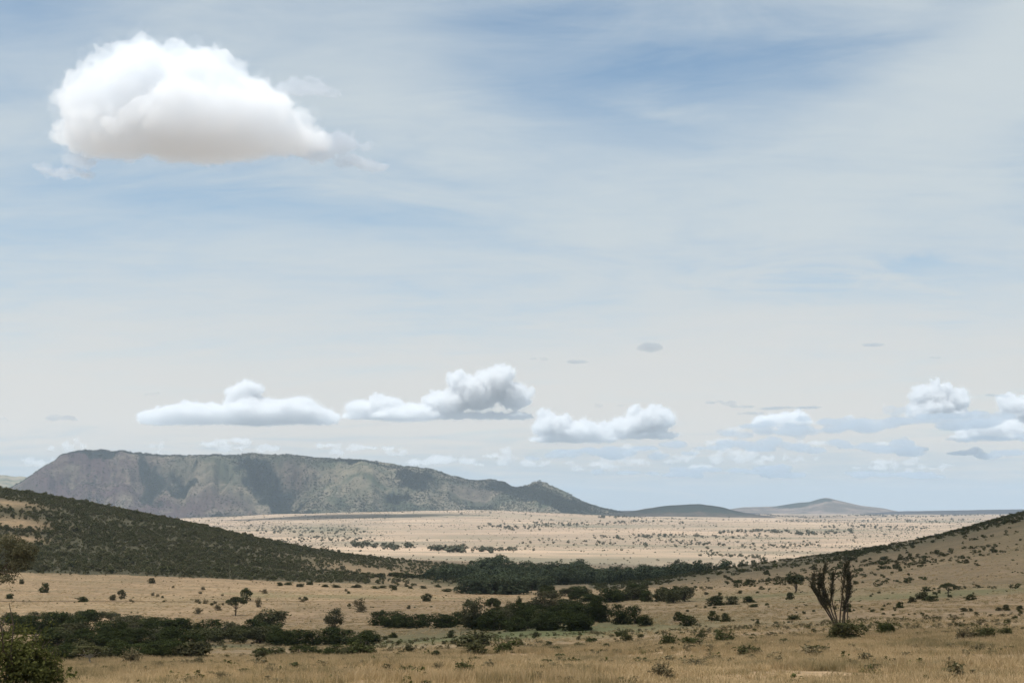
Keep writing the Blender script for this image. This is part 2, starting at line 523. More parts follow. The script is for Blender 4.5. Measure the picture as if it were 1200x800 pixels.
def build_ground():
    d1 = np.linspace(-24, 24, 561)
    d2 = np.linspace(24, 180, 105)[1:]
    ang = np.radians(np.concatenate([-d2[::-1], d1, d2]))
    rr = np.concatenate([np.geomspace(1.0, 40, 60)[:-1], np.geomspace(40, 1700, 560)[:-1], np.geomspace(1700, 27000, 230)])
    A, Rr = np.meshgrid(ang, rr)
    X, Y = Rr * np.sin(A), Rr * np.cos(A)
    Z = G(X, Y)
    D, px = dpx(X, Y)
    nc = len(ang)
    verts = np.stack([X, Y, Z], -1).reshape(-1, 3)
    verts = np.concatenate([verts, [[0, 0, -2.2]]])
    # soils and swards
    zn = fbm(X / 60, Y / 60)
    green = (1.0 * gauss(px, D, 640, 232, 100, 0.16) + 0.75 * gauss(px, D, 470, 225, 110, 0.15) + 0.8 * gauss(px, D, 270, 222, 45, 0.07)
             + 0.75 * gauss(px, D, 1090, 365, 170, 0.07) + 0.5 * gauss(px, D, 900, 420, 130, 0.05) + 0.55 * gauss(px, D, 560, 760, 60, 0.10)
             + 0.45 * gauss(px, D, 330, 500, 300, 0.04) * (zn > 0.5) + 0.35 * gauss(px, D, 760, 260, 120, 0.2))
    soil = (0.7 * gauss(px, D, 800, 258, 45, 0.09) + 0.6 * gauss(px, D, 290, 375, 160, 0.035) + 0.5 * gauss(px, D, 1000, 520, 200, 0.06)
            + 0.45 * gauss(px, D, 420, 300, 40, 0.1) + 0.6 * gauss(px, D, 860, 118, 35, 0.03))
    scrub = np.where(left_hill(px, D), np.interp(px, [0, 300, 450, 560], [0.95, 0.9, 0.6, 0.35]), 0.0) + np.where(right_hill(px, D), 0.30 + 0.45 * np.clip((D - 560) / 150, 0, 1), 0.0)
    scrub = scrub + 0.55 * gauss(px, D, 200, 245, 260, 0.2) + 0.5 * gauss(px, D, 600, 270, 180, 0.14)
    op = gauss(px, D, 15, 830, 45, 0.035) + gauss(px, D, 5, 930, 40, 0.03) + gauss(px, D, 25, 760, 30, 0.02) + gauss(px, D, 440, 830, 70, 0.09) + gauss(px, D, 480, 690, 60, 0.05)
    scrub = scrub * np.clip(1 - op, 0, 1)
    far = np.clip((D - 1150) / 250, 0, 1)
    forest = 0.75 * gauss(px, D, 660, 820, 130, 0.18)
    patch = sum(am * gauss(px, D, c_, d_, a_, b_) for c_, d_, a_, b_, am in [(380, 3600, 62, 0.20, 1.0), (690, 4300, 60, 0.05, 0.9), (870, 3000, 130, 0.05, 0.9), (740, 2200, 160, 0.06, 0.8), (960, 4000, 120, 0.05, 0.9), (620, 1480, 220, 0.14, 0.9),
                (480, 5400, 110, 0.05, 0.8), (900, 1900, 120, 0.05, 0.7), (560, 2900, 100, 0.05, 0.6), (1050, 6500, 150, 0.06, 0.8), (800, 6200, 120, 0.04, 0.8), (450, 2300, 70, 0.08, 0.8)])
    attrs = dict(patch=patch, green=green, soil=soil, scrub=scrub, far=far, forest=forest)
    attrs = {k: np.concatenate([np.clip(v.ravel(), 0, 1.2), [0]]) for k, v in attrs.items()}
    i = np.arange(len(rr) - 1)[:, None] * nc + np.arange(nc - 1)[None]
    quads = np.stack([i, i + nc, i + nc + 1, i + 1], -1).reshape(-1, 4)[:, ::-1]
    cD = D[:-1, :-1].ravel()
    cp = px[:-1, :-1].ravel()
    lh, rh = left_hill(cp, cD), right_hill(cp, cD)
    centre = len(verts) - 1
    fan = np.stack([np.full(nc - 1, centre), np.arange(nc - 1), np.arange(nc - 1) + 1], -1)[:, ::-1]

    def sub(name, q, extra=None):
        used = np.unique(np.concatenate([q.ravel()] + ([extra.ravel()] if extra is not None else [])))
        remap = np.full(len(verts), -1, np.int64)
        remap[used] = np.arange(len(used))
        fl = [remap[q]] + ([remap[extra]] if extra is not None else [])
        me = mesh_np(name, verts[used], fl, [M_GROUND], True, {k: v[used] for k, v in attrs.items()})
        return obj(name, me, kind='structure')
    g = sub('ground', quads[~lh & ~rh], fan)
    g['label'] = 'dry tan savanna grassland from the near slope out to the far plain'
    h = sub('hillside_left', quads[lh])
    h['label'] = 'low dark hillside covered in bush sloping down towards the river wood'
    h = sub('hillside_right', quads[rh])
    h['label'] = 'brown grassy slope dotted with bushes rising towards the picture edge'


build_ground()


# ------------------------------------------------------------------ mesa and far hills
def hill(name, crest, foot, yf, yc, yb, mt, label, rock=None, woods=(), nx=420, nt=90, gully=0.13, rough=1.0, seed=0, cliff=None):
    px = np.linspace(crest[0][0], crest[-1][0], nx)
    cz = pchip([c[0] for c in crest], [c[1] for c in crest], px)
    fz = np.interp(px, [c[0] for c in foot], [c[1] for c in foot])
    t = np.concatenate([np.linspace(0, 1, int(nt * 0.72)), np.linspace(1, 2, nt - int(nt * 0.72) + 1)[1:]])
    PX, T = np.meshgrid(px, t)
    Yd = np.where(T <= 1, yf + (yc - yf) * T, yc + (yb - yc) * (T - 1))
    # ridge and gully pattern running down the slope
    w = fbm(PX / 46 + seed, T * 1.1 + seed, 4)
    gl = np.abs(2 * fbm(PX / 60 + 5 + seed, T * 0.7 + 3, 3) - 1)
    gl = 0.65 * gl + 0.35 * np.abs(2 * fbm(PX / 21 + 15 + seed, T * 1.2 + 5, 3) - 1)
    Tm = np.clip(T + gully * (w - 0.5) * 2 * np.sin(np.clip(T, 0, 1) * math.pi) - gully * 0.9 * (0.35 - gl) * np.sin(np.clip(T, 0, 1) * math.pi), 0, 2)
    cl = np.interp(PX, *cliff) if cliff is not None else 0.0
    a = np.clip(Tm, 0, 1)
    soft = 0.55 * a ** 1.25 + 0.45 * (a * a * (3 - 2 * a))
    sharp = np.where(a < 0.62, 0.52 * (a / 0.62) ** 1.2, 0.52 + 0.48 * np.clip((a - 0.62) / 0.24, 0, 1) ** 0.75)
    sh = soft * (1 - cl) + sharp * cl
    sh = np.where(T > 1, 1 - 0.06 * (T - 1) - np.clip(T - 1.5, 0, 1) ** 1.5 * 2.6, sh)
    zf, zc = S(fz)[None] * yf, S(cz)[None] * yc
    Z = zf - 12 + (zc - zf + 12) * sh
    u = (PX - 600) / (1667 * 1.0)
    X = u * Yd
    Z = Z + np.where(T > 0.55, 1, 0) * np.clip((T - 0.55) * 4, 0, 1) * (fbm(PX / 9 + seed, T * 0 + 2.2, 4) - 0.5) * 0.055 * np.maximum(zc - zf, 5) * rough
    hh = np.maximum(zc - zf, 5)
    fade = np.clip(np.minimum(T * 3, (2 - T) * 3), 0, 1)
    Z = Z + fade * (fbm(X / 260 + seed, Yd / 260, 4) - 0.5) * hh * 0.07 * rough * np.where(T > 0.9, 0.4, 1)
    n = nx
    i = np.arange(len(t) - 1)[:, None] * n + np.arange(n - 1)[None]
    q = np.stack([i, i + 1, i + n + 1, i + n], -1).reshape(-1, 4)
    rk = np.zeros_like(PX)
    for (c, tt, sp, st, am) in (rock or []):
        rk += am * np.exp(-((PX - c) / sp) ** 2 - ((T - tt) / st) ** 2)
    wd = np.zeros_like(PX)
    for (c, tt, sp, st, slant, am) in woods:
        wx = PX + 34 * (fbm(PX / 22 + 3, T * 6, 4) - 0.5) * min(1, sp / 14)
        wt = T + 0.30 * (fbm(PX / 26 + 13, T * 5 + 7, 4) - 0.5)
        wd += am * np.exp(-((wx - c - slant * (tt - wt)) / sp) ** 2 - ((wt - tt) / st) ** 2)
    wd *= 0.35 + 1.3 * fbm(PX / 9, T * 14, 4)
    me = mesh_np(name, np.stack([X, Yd, Z], -1).reshape(-1, 3), q, [mt], True, dict(rock=np.clip(rk, 0, 1).ravel(), wood=np.clip(wd, 0, 1).ravel()))
    o = obj(name, me, kind='structure', label=label)
    return dict(o=o, X=X, Y=Yd, Z=Z, T=T, PX=PX, wd=wd, rk=rk)


M_MESA = mesa_material('mesa_slopes', (0.220, 0.190, 0.132), (0.084, 0.096, 0.060), (0.098, 0.064, 0.062))
M_FARHILL = mesa_material('far_hill_slopes', (0.175, 0.140, 0.122), (0.088, 0.078, 0.066), (0.120, 0.090, 0.085))
M_RIDGE = mesa_material('shaded_far_ridge', (0.036, 0.032, 0.034), (0.020, 0.020, 0.023), (0.04, 0.03, 0.03))  # near-black colours carry the cloud shade, no bank reaches this far
M_DARKHILL = mesa_material('dark_hill_slopes', (0.088, 0.072, 0.058), (0.044, 0.044, 0.034), (0.090, 0.070, 0.064))

MESA = hill('mesa',
            [(-60, 583), (-20, 577), (10, 573), (28, 565), (45, 553), (60, 543), (74, 534), (92, 528.5), (120, 526.5), (160, 529.5), (200, 533), (255, 533.5),
             (300, 531.5), (345, 533.5), (400, 538), (440, 540.5), (480, 546), (508, 550), (530, 557), (558, 563), (574, 561.5), (588, 564),
             (604, 571.5), (616, 569), (631, 564), (648, 570), (668, 580), (690, 590.5), (718, 598), (745, 603)],
            [(-60, 606), (200, 611), (300, 609), (400, 605), (560, 604), (745, 607)], 8300, 9700, 12800, M_MESA,
            'long flat-topped hill with bushy gullied slopes beyond the plain',
            rock=[(70, 0.75, 60, 0.3, 1.0), (150, 0.45, 90, 0.3, 0.9), (250, 0.25, 100, 0.2, 0.7), (130, 0.9, 70, 0.15, 0.8), (560, 0.7, 40, 0.2, 0.5), (345, 0.75, 30, 0.15, 0.6)],
            woods=[(178, 0.62, 12, 0.22, 30, 1.0), (312, 0.66, 28, 0.18, 50, 1.3), (335, 0.36, 14, 0.12, 40, 1.0), (215, 0.62, 18, 0.05, 0, 0.9), (120, 0.92, 90, 0.05, 0, 0.6),
                   (490, 0.72, 24, 0.12, 40, 1.0), (470, 0.45, 20, 0.06, 50, 0.8), (425, 0.88, 30, 0.06, 0, 0.8), (612, 0.80, 20, 0.14, 30, 1.2), (648, 0.55, 34, 0.08, 0, 1.1), (585, 0.85, 16, 0.10, 0, 1.0),
                   (690, 0.35, 40, 0.14, 0, 0.9), (260, 0.06, 110, 0.05, 0, 1.0)],  # last band paints the cloud shadow along the mesa foot in wood colour
            nx=620, nt=170, gully=0.36, seed=2,
            cliff=([-60, 40, 100, 250, 330, 420, 750], [0.2, 0.95, 0.9, 0.45, 0.5, 0.2, 0.1]))
BACKHILL = hill('distant_hill_left', [(-300, 575), (-120, 556), (-20, 556), (20, 558), (40, 560), (80, 572), (150, 590), (220, 603)], [(-300, 606), (220, 606)],
                11800, 13500, 16000, M_MESA, 'rounded green hill showing behind the steep end of the mesa', nx=140, nt=50, seed=7)
LOWHILL = hill('low_dark_hill', [(690, 604), (730, 600), (760, 595), (790, 591.5), (815, 590.5), (840, 593), (860, 598), (885, 603), (930, 608)], [(690, 607), (820, 609), (930, 611)],
               7900, 8900, 10500, M_DARKHILL, 'low dark bush-covered hill past the tapering end of the mesa', nx=160, nt=60, seed=4,
               woods=[(810, 0.85, 60, 0.25, 0, 0.9)])
CONEHILL = hill('distant_cone_hill', [(835, 603), (850, 597), (872, 594), (890, 593.5), (905, 593), (918, 591), (932, 589), (945, 588), (955, 585), (966, 583), (978, 585.5), (990, 588.5), (1010, 592.5),
                                      (1030, 595), (1045, 598), (1065, 602), (1090, 605)], [(835, 604), (1090, 604)],
                14000, 15500, 18000, M_FARHILL, 'pale rounded cone-topped hill on the far horizon', nx=220, nt=60, seed=9,
                woods=[(960, 0.85, 12, 0.12, 20, 0.7), (925, 0.9, 16, 0.2, 0, 0.9), (1000, 0.15, 80, 0.08, 0, 0.9)])
RIDGE = hill('distant_ridge', [(990, 603), (1030, 600), (1060, 598.6), (1100, 598), (1140, 597.2), (1200, 596.2), (1260, 594), (1500, 590), (1900, 592)], [(990, 604.5), (1900, 604.5)],
             12500, 14500, 17000, M_RIDGE, 'long low blue ridge along the horizon behind the brown slope', nx=180, nt=40, seed=12)
RIDGE2 = hill('distant_plain_ridge', [(600, 603), (690, 599), (740, 598), (790, 598.4), (860, 600), (930, 603)], [(600, 604), (930, 604)],
              12500, 14500, 17000, M_RIDGE, 'thin blue line of high ground between the mesa and the low dark hill', nx=120, nt=30, seed=15)


# ------------------------------------------------------------------ plant meshes
def rot_basis(n):
    n = n / np.linalg.norm(n, axis=1, keepdims=True)
    a = rng.normal(size=n.shape)
    t = np.cross(n, a)
    t /= np.linalg.norm(t, axis=1, keepdims=True) + 1e-9
    return t, np.cross(n, t)


def leaves(centers, normals, size, aspect=1.5):
    """leaf-spray diamonds/quads at the given places"""
    t, b = rot_basis(normals)
    s = size[:, None]
    v = np.stack([centers - t * s * aspect, centers - b * s * 0.75 + t * s * 0.1, centers + t * s * aspect, centers + b * s * 0.75 - t * s * 0.1], 1)
    k = np.arange(len(centers))[:, None] * 4
    return v.reshape(-1, 3), k + np.arange(4)[None]


def crown(lobes, n, size, up=0.5, jitter=0.16, under=-0.35):
    """lobes: (x,y,z,rx,ry,rz); leaves spread through each lobe, most near its surface"""
    lobes = np.asarray(lobes, float)
    w = (lobes[:, 3] * lobes[:, 4] * lobes[:, 5]) ** (2 / 3)
    idx = rng.choice(len(lobes), n, p=w / w.sum())
    d = rng.normal(size=(n, 3))
    d /= np.linalg.norm(d, axis=1, keepdims=True)
    d[:, 2] = np.where(d[:, 2] < under, -d[:, 2], d[:, 2])
    # small sprigs so the surface breaks into clumps
    nk = max(n // 14, 6)
    kd = rng.normal(size=(nk, 3))
    kd /= np.linalg.norm(kd, axis=1, keepdims=True)
    kd[:, 2] = np.where(kd[:, 2] < under, -kd[:, 2], kd[:, 2])
    pick = rng.integers(0, nk, n)
    lob_of = rng.choice(len(lobes), nk, p=w / w.sum())
    use = rng.random(n) < 0.75
    idx = np.where(use, lob_of[pick], idx)
    dd = np.where(use[:, None], kd[pick] + rng.normal(size=(n, 3)) * jitter, d)
    dd /= np.linalg.norm(dd, axis=1, keepdims=True)
    rad = np.where(rng.random(n) < 0.8, rng.uniform(0.78, 1.10, n), rng.uniform(0.25, 0.8, n))
    c = lobes[idx, :3] + dd * rad[:, None] * lobes[idx, 3:6]
    nn = dd * np.array([1, 1, 1]) + rng.normal(size=(n, 3)) * 0.7 + np.array([0, 0, up])
    return leaves(c, nn, size * rng.uniform(0.6, 1.4, n))


def tube(pts, rad, sides=6):
    pts = np.asarray(pts, float)
    n = len(pts)
    d = np.gradient(pts, axis=0)
    d /= np.linalg.norm(d, axis=1, keepdims=True) + 1e-9
    ref = np.where(np.abs(d[:, 2:3]) > 0.9, [[1.0, 0, 0]], [[0, 0, 1.0]])
    a = np.cross(d, ref)
    a /= np.linalg.norm(a, axis=1, keepdims=True)
    b = np.cross(d, a)
    th = np.linspace(0, 2 * math.pi, sides, endpoint=False)
    v = pts[:, None] + np.asarray(rad)[:, None, None] * (a[:, None] * np.cos(th)[None, :, None] + b[:, None] * np.sin(th)[None, :, None])
    i = np.arange(n - 1)[:, None] * sides + np.arange(sides)[None]
    j = np.arange(n - 1)[:, None] * sides + (np.arange(sides)[None] + 1) % sides
    return v.reshape(-1, 3), np.stack([i, j, j + sides, i + sides], -1).reshape(-1, 4)


def joinvf(parts):
    V, F, o = [], [], 0
    for v, f in parts:
        V.append(v)
        F.append(np.asarray(f) + o)
        o += len(v)
    return np.concatenate(V), np.concatenate(F)


def limb(p0, p1, r0, r1, wob=0.06, n=6, sides=6):
    p0, p1 = np.asarray(p0, float), np.asarray(p1, float)
    t = np.linspace(0, 1, n)[:, None]
    L = np.linalg.norm(p1 - p0)
    p = p0 + (p1 - p0) * t + rng.normal(size=(n, 3)) * wob * L * np.sin(t * math.pi)
    return tube(p, r0 + (r1 - r0) * t[:, 0], sides)


PROTO = {}


def reg(kind, trunk, crown_, tm, cm):
    tr = mesh_np(kind + '_trunk', *joinvf(trunk), [tm], True) if trunk else None
    cr = mesh_np(kind + '_crown', *crown_, [cm])
    PROTO.setdefault(kind, []).append((tr, cr))


# height 1, width 1 protos
def proto_round(kind, cm, n, size, low=0.12, lob=9, tm=M_BARK, flat=1.0, skirt=0):
    L = [(0, 0, low + (1 - low) * 0.5, 0.36, 0.36, 0.40 * (1 - low) * flat)]
    trunk = [limb((0, 0, -0.05), (rng.normal() * 0.02, rng.normal() * 0.02, 0.5), 0.035, 0.018)]
    for i in range(lob):
        a = i * 2.4 + rng.random()
        rr = rng.uniform(0.14, 0.34)
        z = rng.uniform(low + 0.14, 0.84)
        s = rng.uniform(0.14, 0.23)
        rr *= math.sqrt(max(0.2, 1 - ((z - 0.5) / 0.62) ** 2))
        L.append((rr * math.cos(a), rr * math.sin(a), z, s, s, s * 0.85))
        if i < 6:
            trunk.append(limb((0, 0, rng.uniform(0.12, 0.38)), (rr * math.cos(a), rr * math.sin(a), z), 0.016, 0.005, 0.08, 5, 5))
    if skirt:
        for i in range(skirt):
            a = i * 2.4 + rng.random()
            rr = rng.uniform(0.10, 0.36)
            s_ = rng.uniform(0.12, 0.18)
            L.append((rr * math.cos(a), rr * math.sin(a), rng.uniform(0.06, 0.2), s_, s_, s_))
    reg(kind, trunk, crown(L, n, size, under=-0.8 if skirt else -0.35), tm, cm)


def proto_umbrella(kind, cm, n, size, tm=M_BARK):
    trunk, L = [limb((0, 0, -0.05), (0.03, 0.01, 0.42), 0.034, 0.024, 0.03)], []
    for i in range(11):
        a = i * 2.4 + rng.random() * 0.5
        rr = 0.40 * math.sqrt((i + 0.4) / 11)
        z = 0.86 - 0.22 * (rr / 0.4) ** 2 + rng.normal() * 0.03
        L.append((rr * math.cos(a), rr * math.sin(a), z, rng.uniform(0.14, 0.2), rng.uniform(0.14, 0.2), rng.uniform(0.09, 0.14)))
        trunk.append(limb((0.03, 0.01, rng.uniform(0.32, 0.44)), (rr * math.cos(a), rr * math.sin(a), z - 0.04), 0.014, 0.004, 0.07, 5, 5))
    reg(kind, trunk, crown(L, n, size, 0.8), tm, cm)


def proto_bush(kind, cm, n, size, lob=7, stems=7, tm=M_BARK, spiky=0.0):
    L, trunk = [(0, 0, 0.34, 0.33, 0.33, 0.34), (0.12, 0.1, 0.10, 0.3, 0.3, 0.14), (-0.12, -0.1, 0.10, 0.3, 0.3, 0.14)], []
    for i in range(lob):
        a = i * 2.4 + rng.random()
        rr = rng.uniform(0.14, 0.36)
        s = rng.uniform(0.13, 0.22)
        z = rng.uniform(0.15, 0.78) * (1 - 0.5 * rr)
        L.append((rr * math.cos(a), rr * math.sin(a), z, s, s, s * 1.05))
    for i in range(stems):
        a = rng.random() * 6.28
        rr = rng.uniform(0.1, 0.36)
        trunk.append(limb((rng.normal() * 0.03, rng.normal() * 0.03, -0.06), (rr * math.cos(a), rr * math.sin(a), rng.uniform(0.4, 0.85 + spiky * 0.2)), 0.014, 0.004, 0.07, 5, 4))
    c = crown(L, n, size, 0.3, under=-0.7)
    if spiky:
        parts = [c]
        for i in range(int(46 * spiky)):     # thin shoots standing out of the outline
            a = rng.random() * 6.28
            rr = rng.uniform(0.05, 0.40)
            top = rng.uniform(0.55, 1.02)
            base = np.array([rr * math.cos(a) * 0.7, rr * math.sin(a) * 0.7, top * 0.45])
            tip = np.array([rr * math.cos(a) * 1.25, rr * math.sin(a) * 1.25, top])
            t = rng.random((26, 1))
            cc = base + (tip - base) * t + rng.normal(size=(26, 3)) * 0.016
            parts.append(leaves(cc, rng.normal(size=(26, 3)) + [0, 0, 0.4], size * rng.uniform(0.45, 0.9, 26)))
        c = joinvf(parts)
    reg(kind, trunk, c, tm, cm)


for _ in range(6):
    proto_round('river', M_RIVER, 4200, 0.020, 0.02, 12, skirt=8)
for _ in range(4):
    proto_round('farwood', M_FARWOOD, 3200, 0.022, 0.02, 11, skirt=8)
for _ in range(3):
    proto_round('olive', M_OLIVE, 3000, 0.021, 0.08, 9, skirt=3)
for _ in range(3):
    proto_umbrella('umbrella', M_BUSH, 3200, 0.022)
proto_umbrella('pale_umbrella', M_GREENBUSH, 1600, 0.024, M_PALEBARK)
for _ in range(2):
    proto_round('dome', M_BUSH, 2600, 0.026, 0.34, 10)
for _ in range(3):
    proto_round('roundtree', M_BUSH, 1500, 0.034, 0.04, 8, skirt=5)
for _ in range(5):
    proto_bush('bush', M_BUSH, 1400, 0.032)
for _ in range(3):
    proto_bush('green', M_GREENBUSH, 1200, 0.034, spiky=0.4)
for _ in range(3):
    proto_bush('dry', M_DRY, 650, 0.030, 6, 12, spiky=0.8)
for _ in range(2):
    proto_bush('near', M_NEAR, 5200, 0.016, 11, 16, spiky=1.6)
for _ in range(2):
    proto_bush('shrub', M_GREENBUSH, 3200, 0.020, 9, 12, spiky=1.0)


def scatter_proto(name, n, size, cm, tall=1.0, lob=5):
    """light plant meshes used only for the uncountable bush"""
    L = [(0, 0, 0.45 * tall, 0.34, 0.34, 0.42 * tall)]
    for i in range(lob):
        a = i * 2.4 + rng.random()
        rr = rng.uniform(0.15, 0.36)
        s = rng.uniform(0.14, 0.24)
        L.append((rr * math.cos(a), rr * math.sin(a), rng.uniform(0.2, 0.75) * tall, s, s, s * tall))
    v, f = crown(L, n, size, 0.4, under=-0.8)
    st = limb((0, 0, -0.08), (0, 0, 0.5 * tall), 0.03, 0.015, 0.03, 4, 4)
    v, f = joinvf([(v, f), st])
    return mesh_np(name, v, f, [cm])


def grass_tuft(name, n, h, spread, cm, bend=0.35):
    V, F = [], []
    for i in range(n):
        a = rng.random() * 6.28
        r0 = spread * math.sqrt(rng.random())
        a2 = rng.random() * 6.28
        b = np.array([r0 * math.cos(a2), r0 * math.sin(a2), -0.05])
        hh = h * rng.uniform(0.55, 1.15)
        lean = np.array([math.cos(a), math.sin(a), 0]) * hh * rng.uniform(0.1, bend) + np.array([0.10 * hh, 0.02 * hh, 0])
        w = np.array([-math.sin(a), math.cos(a), 0]) * rng.uniform(0.007, 0.014)
        m_ = b + lean * 0.35 + np.array([0, 0, hh * 0.6])
        tip = b + lean + np.array([0, 0, hh])
        k = len(V)
        V += [b - w, b + w, m_ + w * 0.8, m_ - w * 0.8, tip - w * 0.25, tip + w * 0.25]
        F += [[k, k + 1, k + 2, k + 3], [k + 3, k + 2, k + 5, k + 4]]
    return mesh_np(name, np.array(V), np.array(F), [cm])


_SRC = {}


def scatter(name, pts, scl, protos, label, cat, widths=None):
    """one uncountable mass: plants instanced on points by geometry nodes"""
    me = bpy.data.meshes.new(name)
    n = len(pts)
    me.vertices.add(n)
    me.vertices.foreach_set('co', np.asarray(pts, np.float32).ravel())
    sc = np.stack([scl if widths is None else widths, scl if widths is None else widths, scl], -1).astype(np.float32)
    a = me.attributes.new('plant_scale', 'FLOAT_VECTOR', 'POINT')
    a.data.foreach_set('vector', sc.ravel())
    rt = np.zeros((n, 3), np.float32)
    rt[:, 2] = rng.random(n) * 6.283
    rt[:, :2] = rng.normal(size=(n, 2)) * 0.05
    a = me.attributes.new('plant_turn', 'FLOAT_VECTOR', 'POINT')
    a.data.foreach_set('vector', rt.ravel())
    a = me.attributes.new('plant_pick', 'INT', 'POINT')
    a.data.foreach_set('value', rng.integers(0, len(protos), n).astype(np.int32))
    o = obj(name, me, label=label, cat=cat, kind='stuff')
    ng = bpy.data.node_groups.new(name, 'GeometryNodeTree')
    ng.interface.new_socket('Geometry', in_out='INPUT', socket_type='NodeSocketGeometry')
    ng.interface.new_socket('Geometry', in_out='OUTPUT', socket_type='NodeSocketGeometry')
    gi, go = ng.nodes.new('NodeGroupInput'), ng.nodes.new('NodeGroupOutput')
    iop = ng.nodes.new('GeometryNodeInstanceOnPoints')
    jn = ng.nodes.new('GeometryNodeJoinGeometry')
    for pm in reversed(protos):
        if pm.name not in _SRC:
            _SRC[pm.name] = bpy.data.objects.new('source_' + pm.name, pm)
        oi = ng.nodes.new('GeometryNodeObjectInfo')
        oi.inputs['Object'].default_value = _SRC[pm.name]
        oi.inputs['As Instance'].default_value = False
        g2 = ng.nodes.new('GeometryNodeGeometryToInstance')
        ng.links.new(oi.outputs['Geometry'], g2.inputs[0])
        ng.links.new(g2.outputs[0], jn.inputs[0])

    def attr(nm, dt):
        nd = ng.nodes.new('GeometryNodeInputNamedAttribute')
        nd.data_type = dt
        nd.inputs['Name'].default_value = nm
        return nd.outputs['Attribute']
    ng.links.new(gi.outputs[0], iop.inputs['Points'])
    ng.links.new(jn.outputs[0], iop.inputs['Instance'])
    iop.inputs['Pick Instance'].default_value = True
    ng.links.new(attr('plant_pick', 'INT'), iop.inputs['Instance Index'])
    ng.links.new(attr('plant_turn', 'FLOAT_VECTOR'), iop.inputs['Rotation'])
    ng.links.new(attr('plant_scale', 'FLOAT_VECTOR'), iop.inputs['Scale'])
    ng.links.new(iop.outputs[0], go.inputs[0])
    md = o.modifiers.new('plants', 'NODES')
    md.node_group = ng
    return o


# ------------------------------------------------------------------ single trees and bushes
NAMES = {'river': 'leafy_tree', 'farwood': 'leafy_tree', 'olive': 'olive_tree', 'umbrella': 'acacia_tree', 'pale_umbrella': 'acacia_tree', 'roundtree': 'round_tree', 'dome': 'acacia_tree', 'bush': 'bush', 'green': 'bush', 'dry': 'dry_bush',
         'near': 'bush', 'shrub': 'bush'}
CATS = {'bush': 'bush', 'green': 'bush', 'dry': 'bush', 'near': 'bush', 'shrub': 'bush'}
_used = {}


def plant(kind, x, y, z, w, h, label, group=None, rz=None):
    v = PROTO[kind]
    k = _used.get(kind, 0)
    _used[kind] = k + 1
    tr, cr = v[k % len(v)]
    o = obj(NAMES[kind], None, label=label, cat=CATS.get(kind, 'tree'), group=group, loc=(x, y, z - 0.04 * h))
    o.rotation_euler = (0, 0, rng.random() * 6.28 if rz is None else rz)
    o.scale = (w, w * rng.uniform(0.88, 1.12), h)
    o.empty_display_size = 0.3
    if tr is not None:
        obj('trunk' if CATS.get(kind, 'tree') == 'tree' else 'stems', tr, o)
    obj('crown' if CATS.get(kind, 'tree') == 'tree' else 'foliage', cr, o)
    return o


def plant_px(kind, px, py, wpx, hpx, label, group=None, ymin=45.0):
    x, y, z = at(px, py, ymin)
    s = y / 1667.0
    return plant(kind, x, y, z, wpx * s / 0.92, hpx * s / 0.95, label, group)


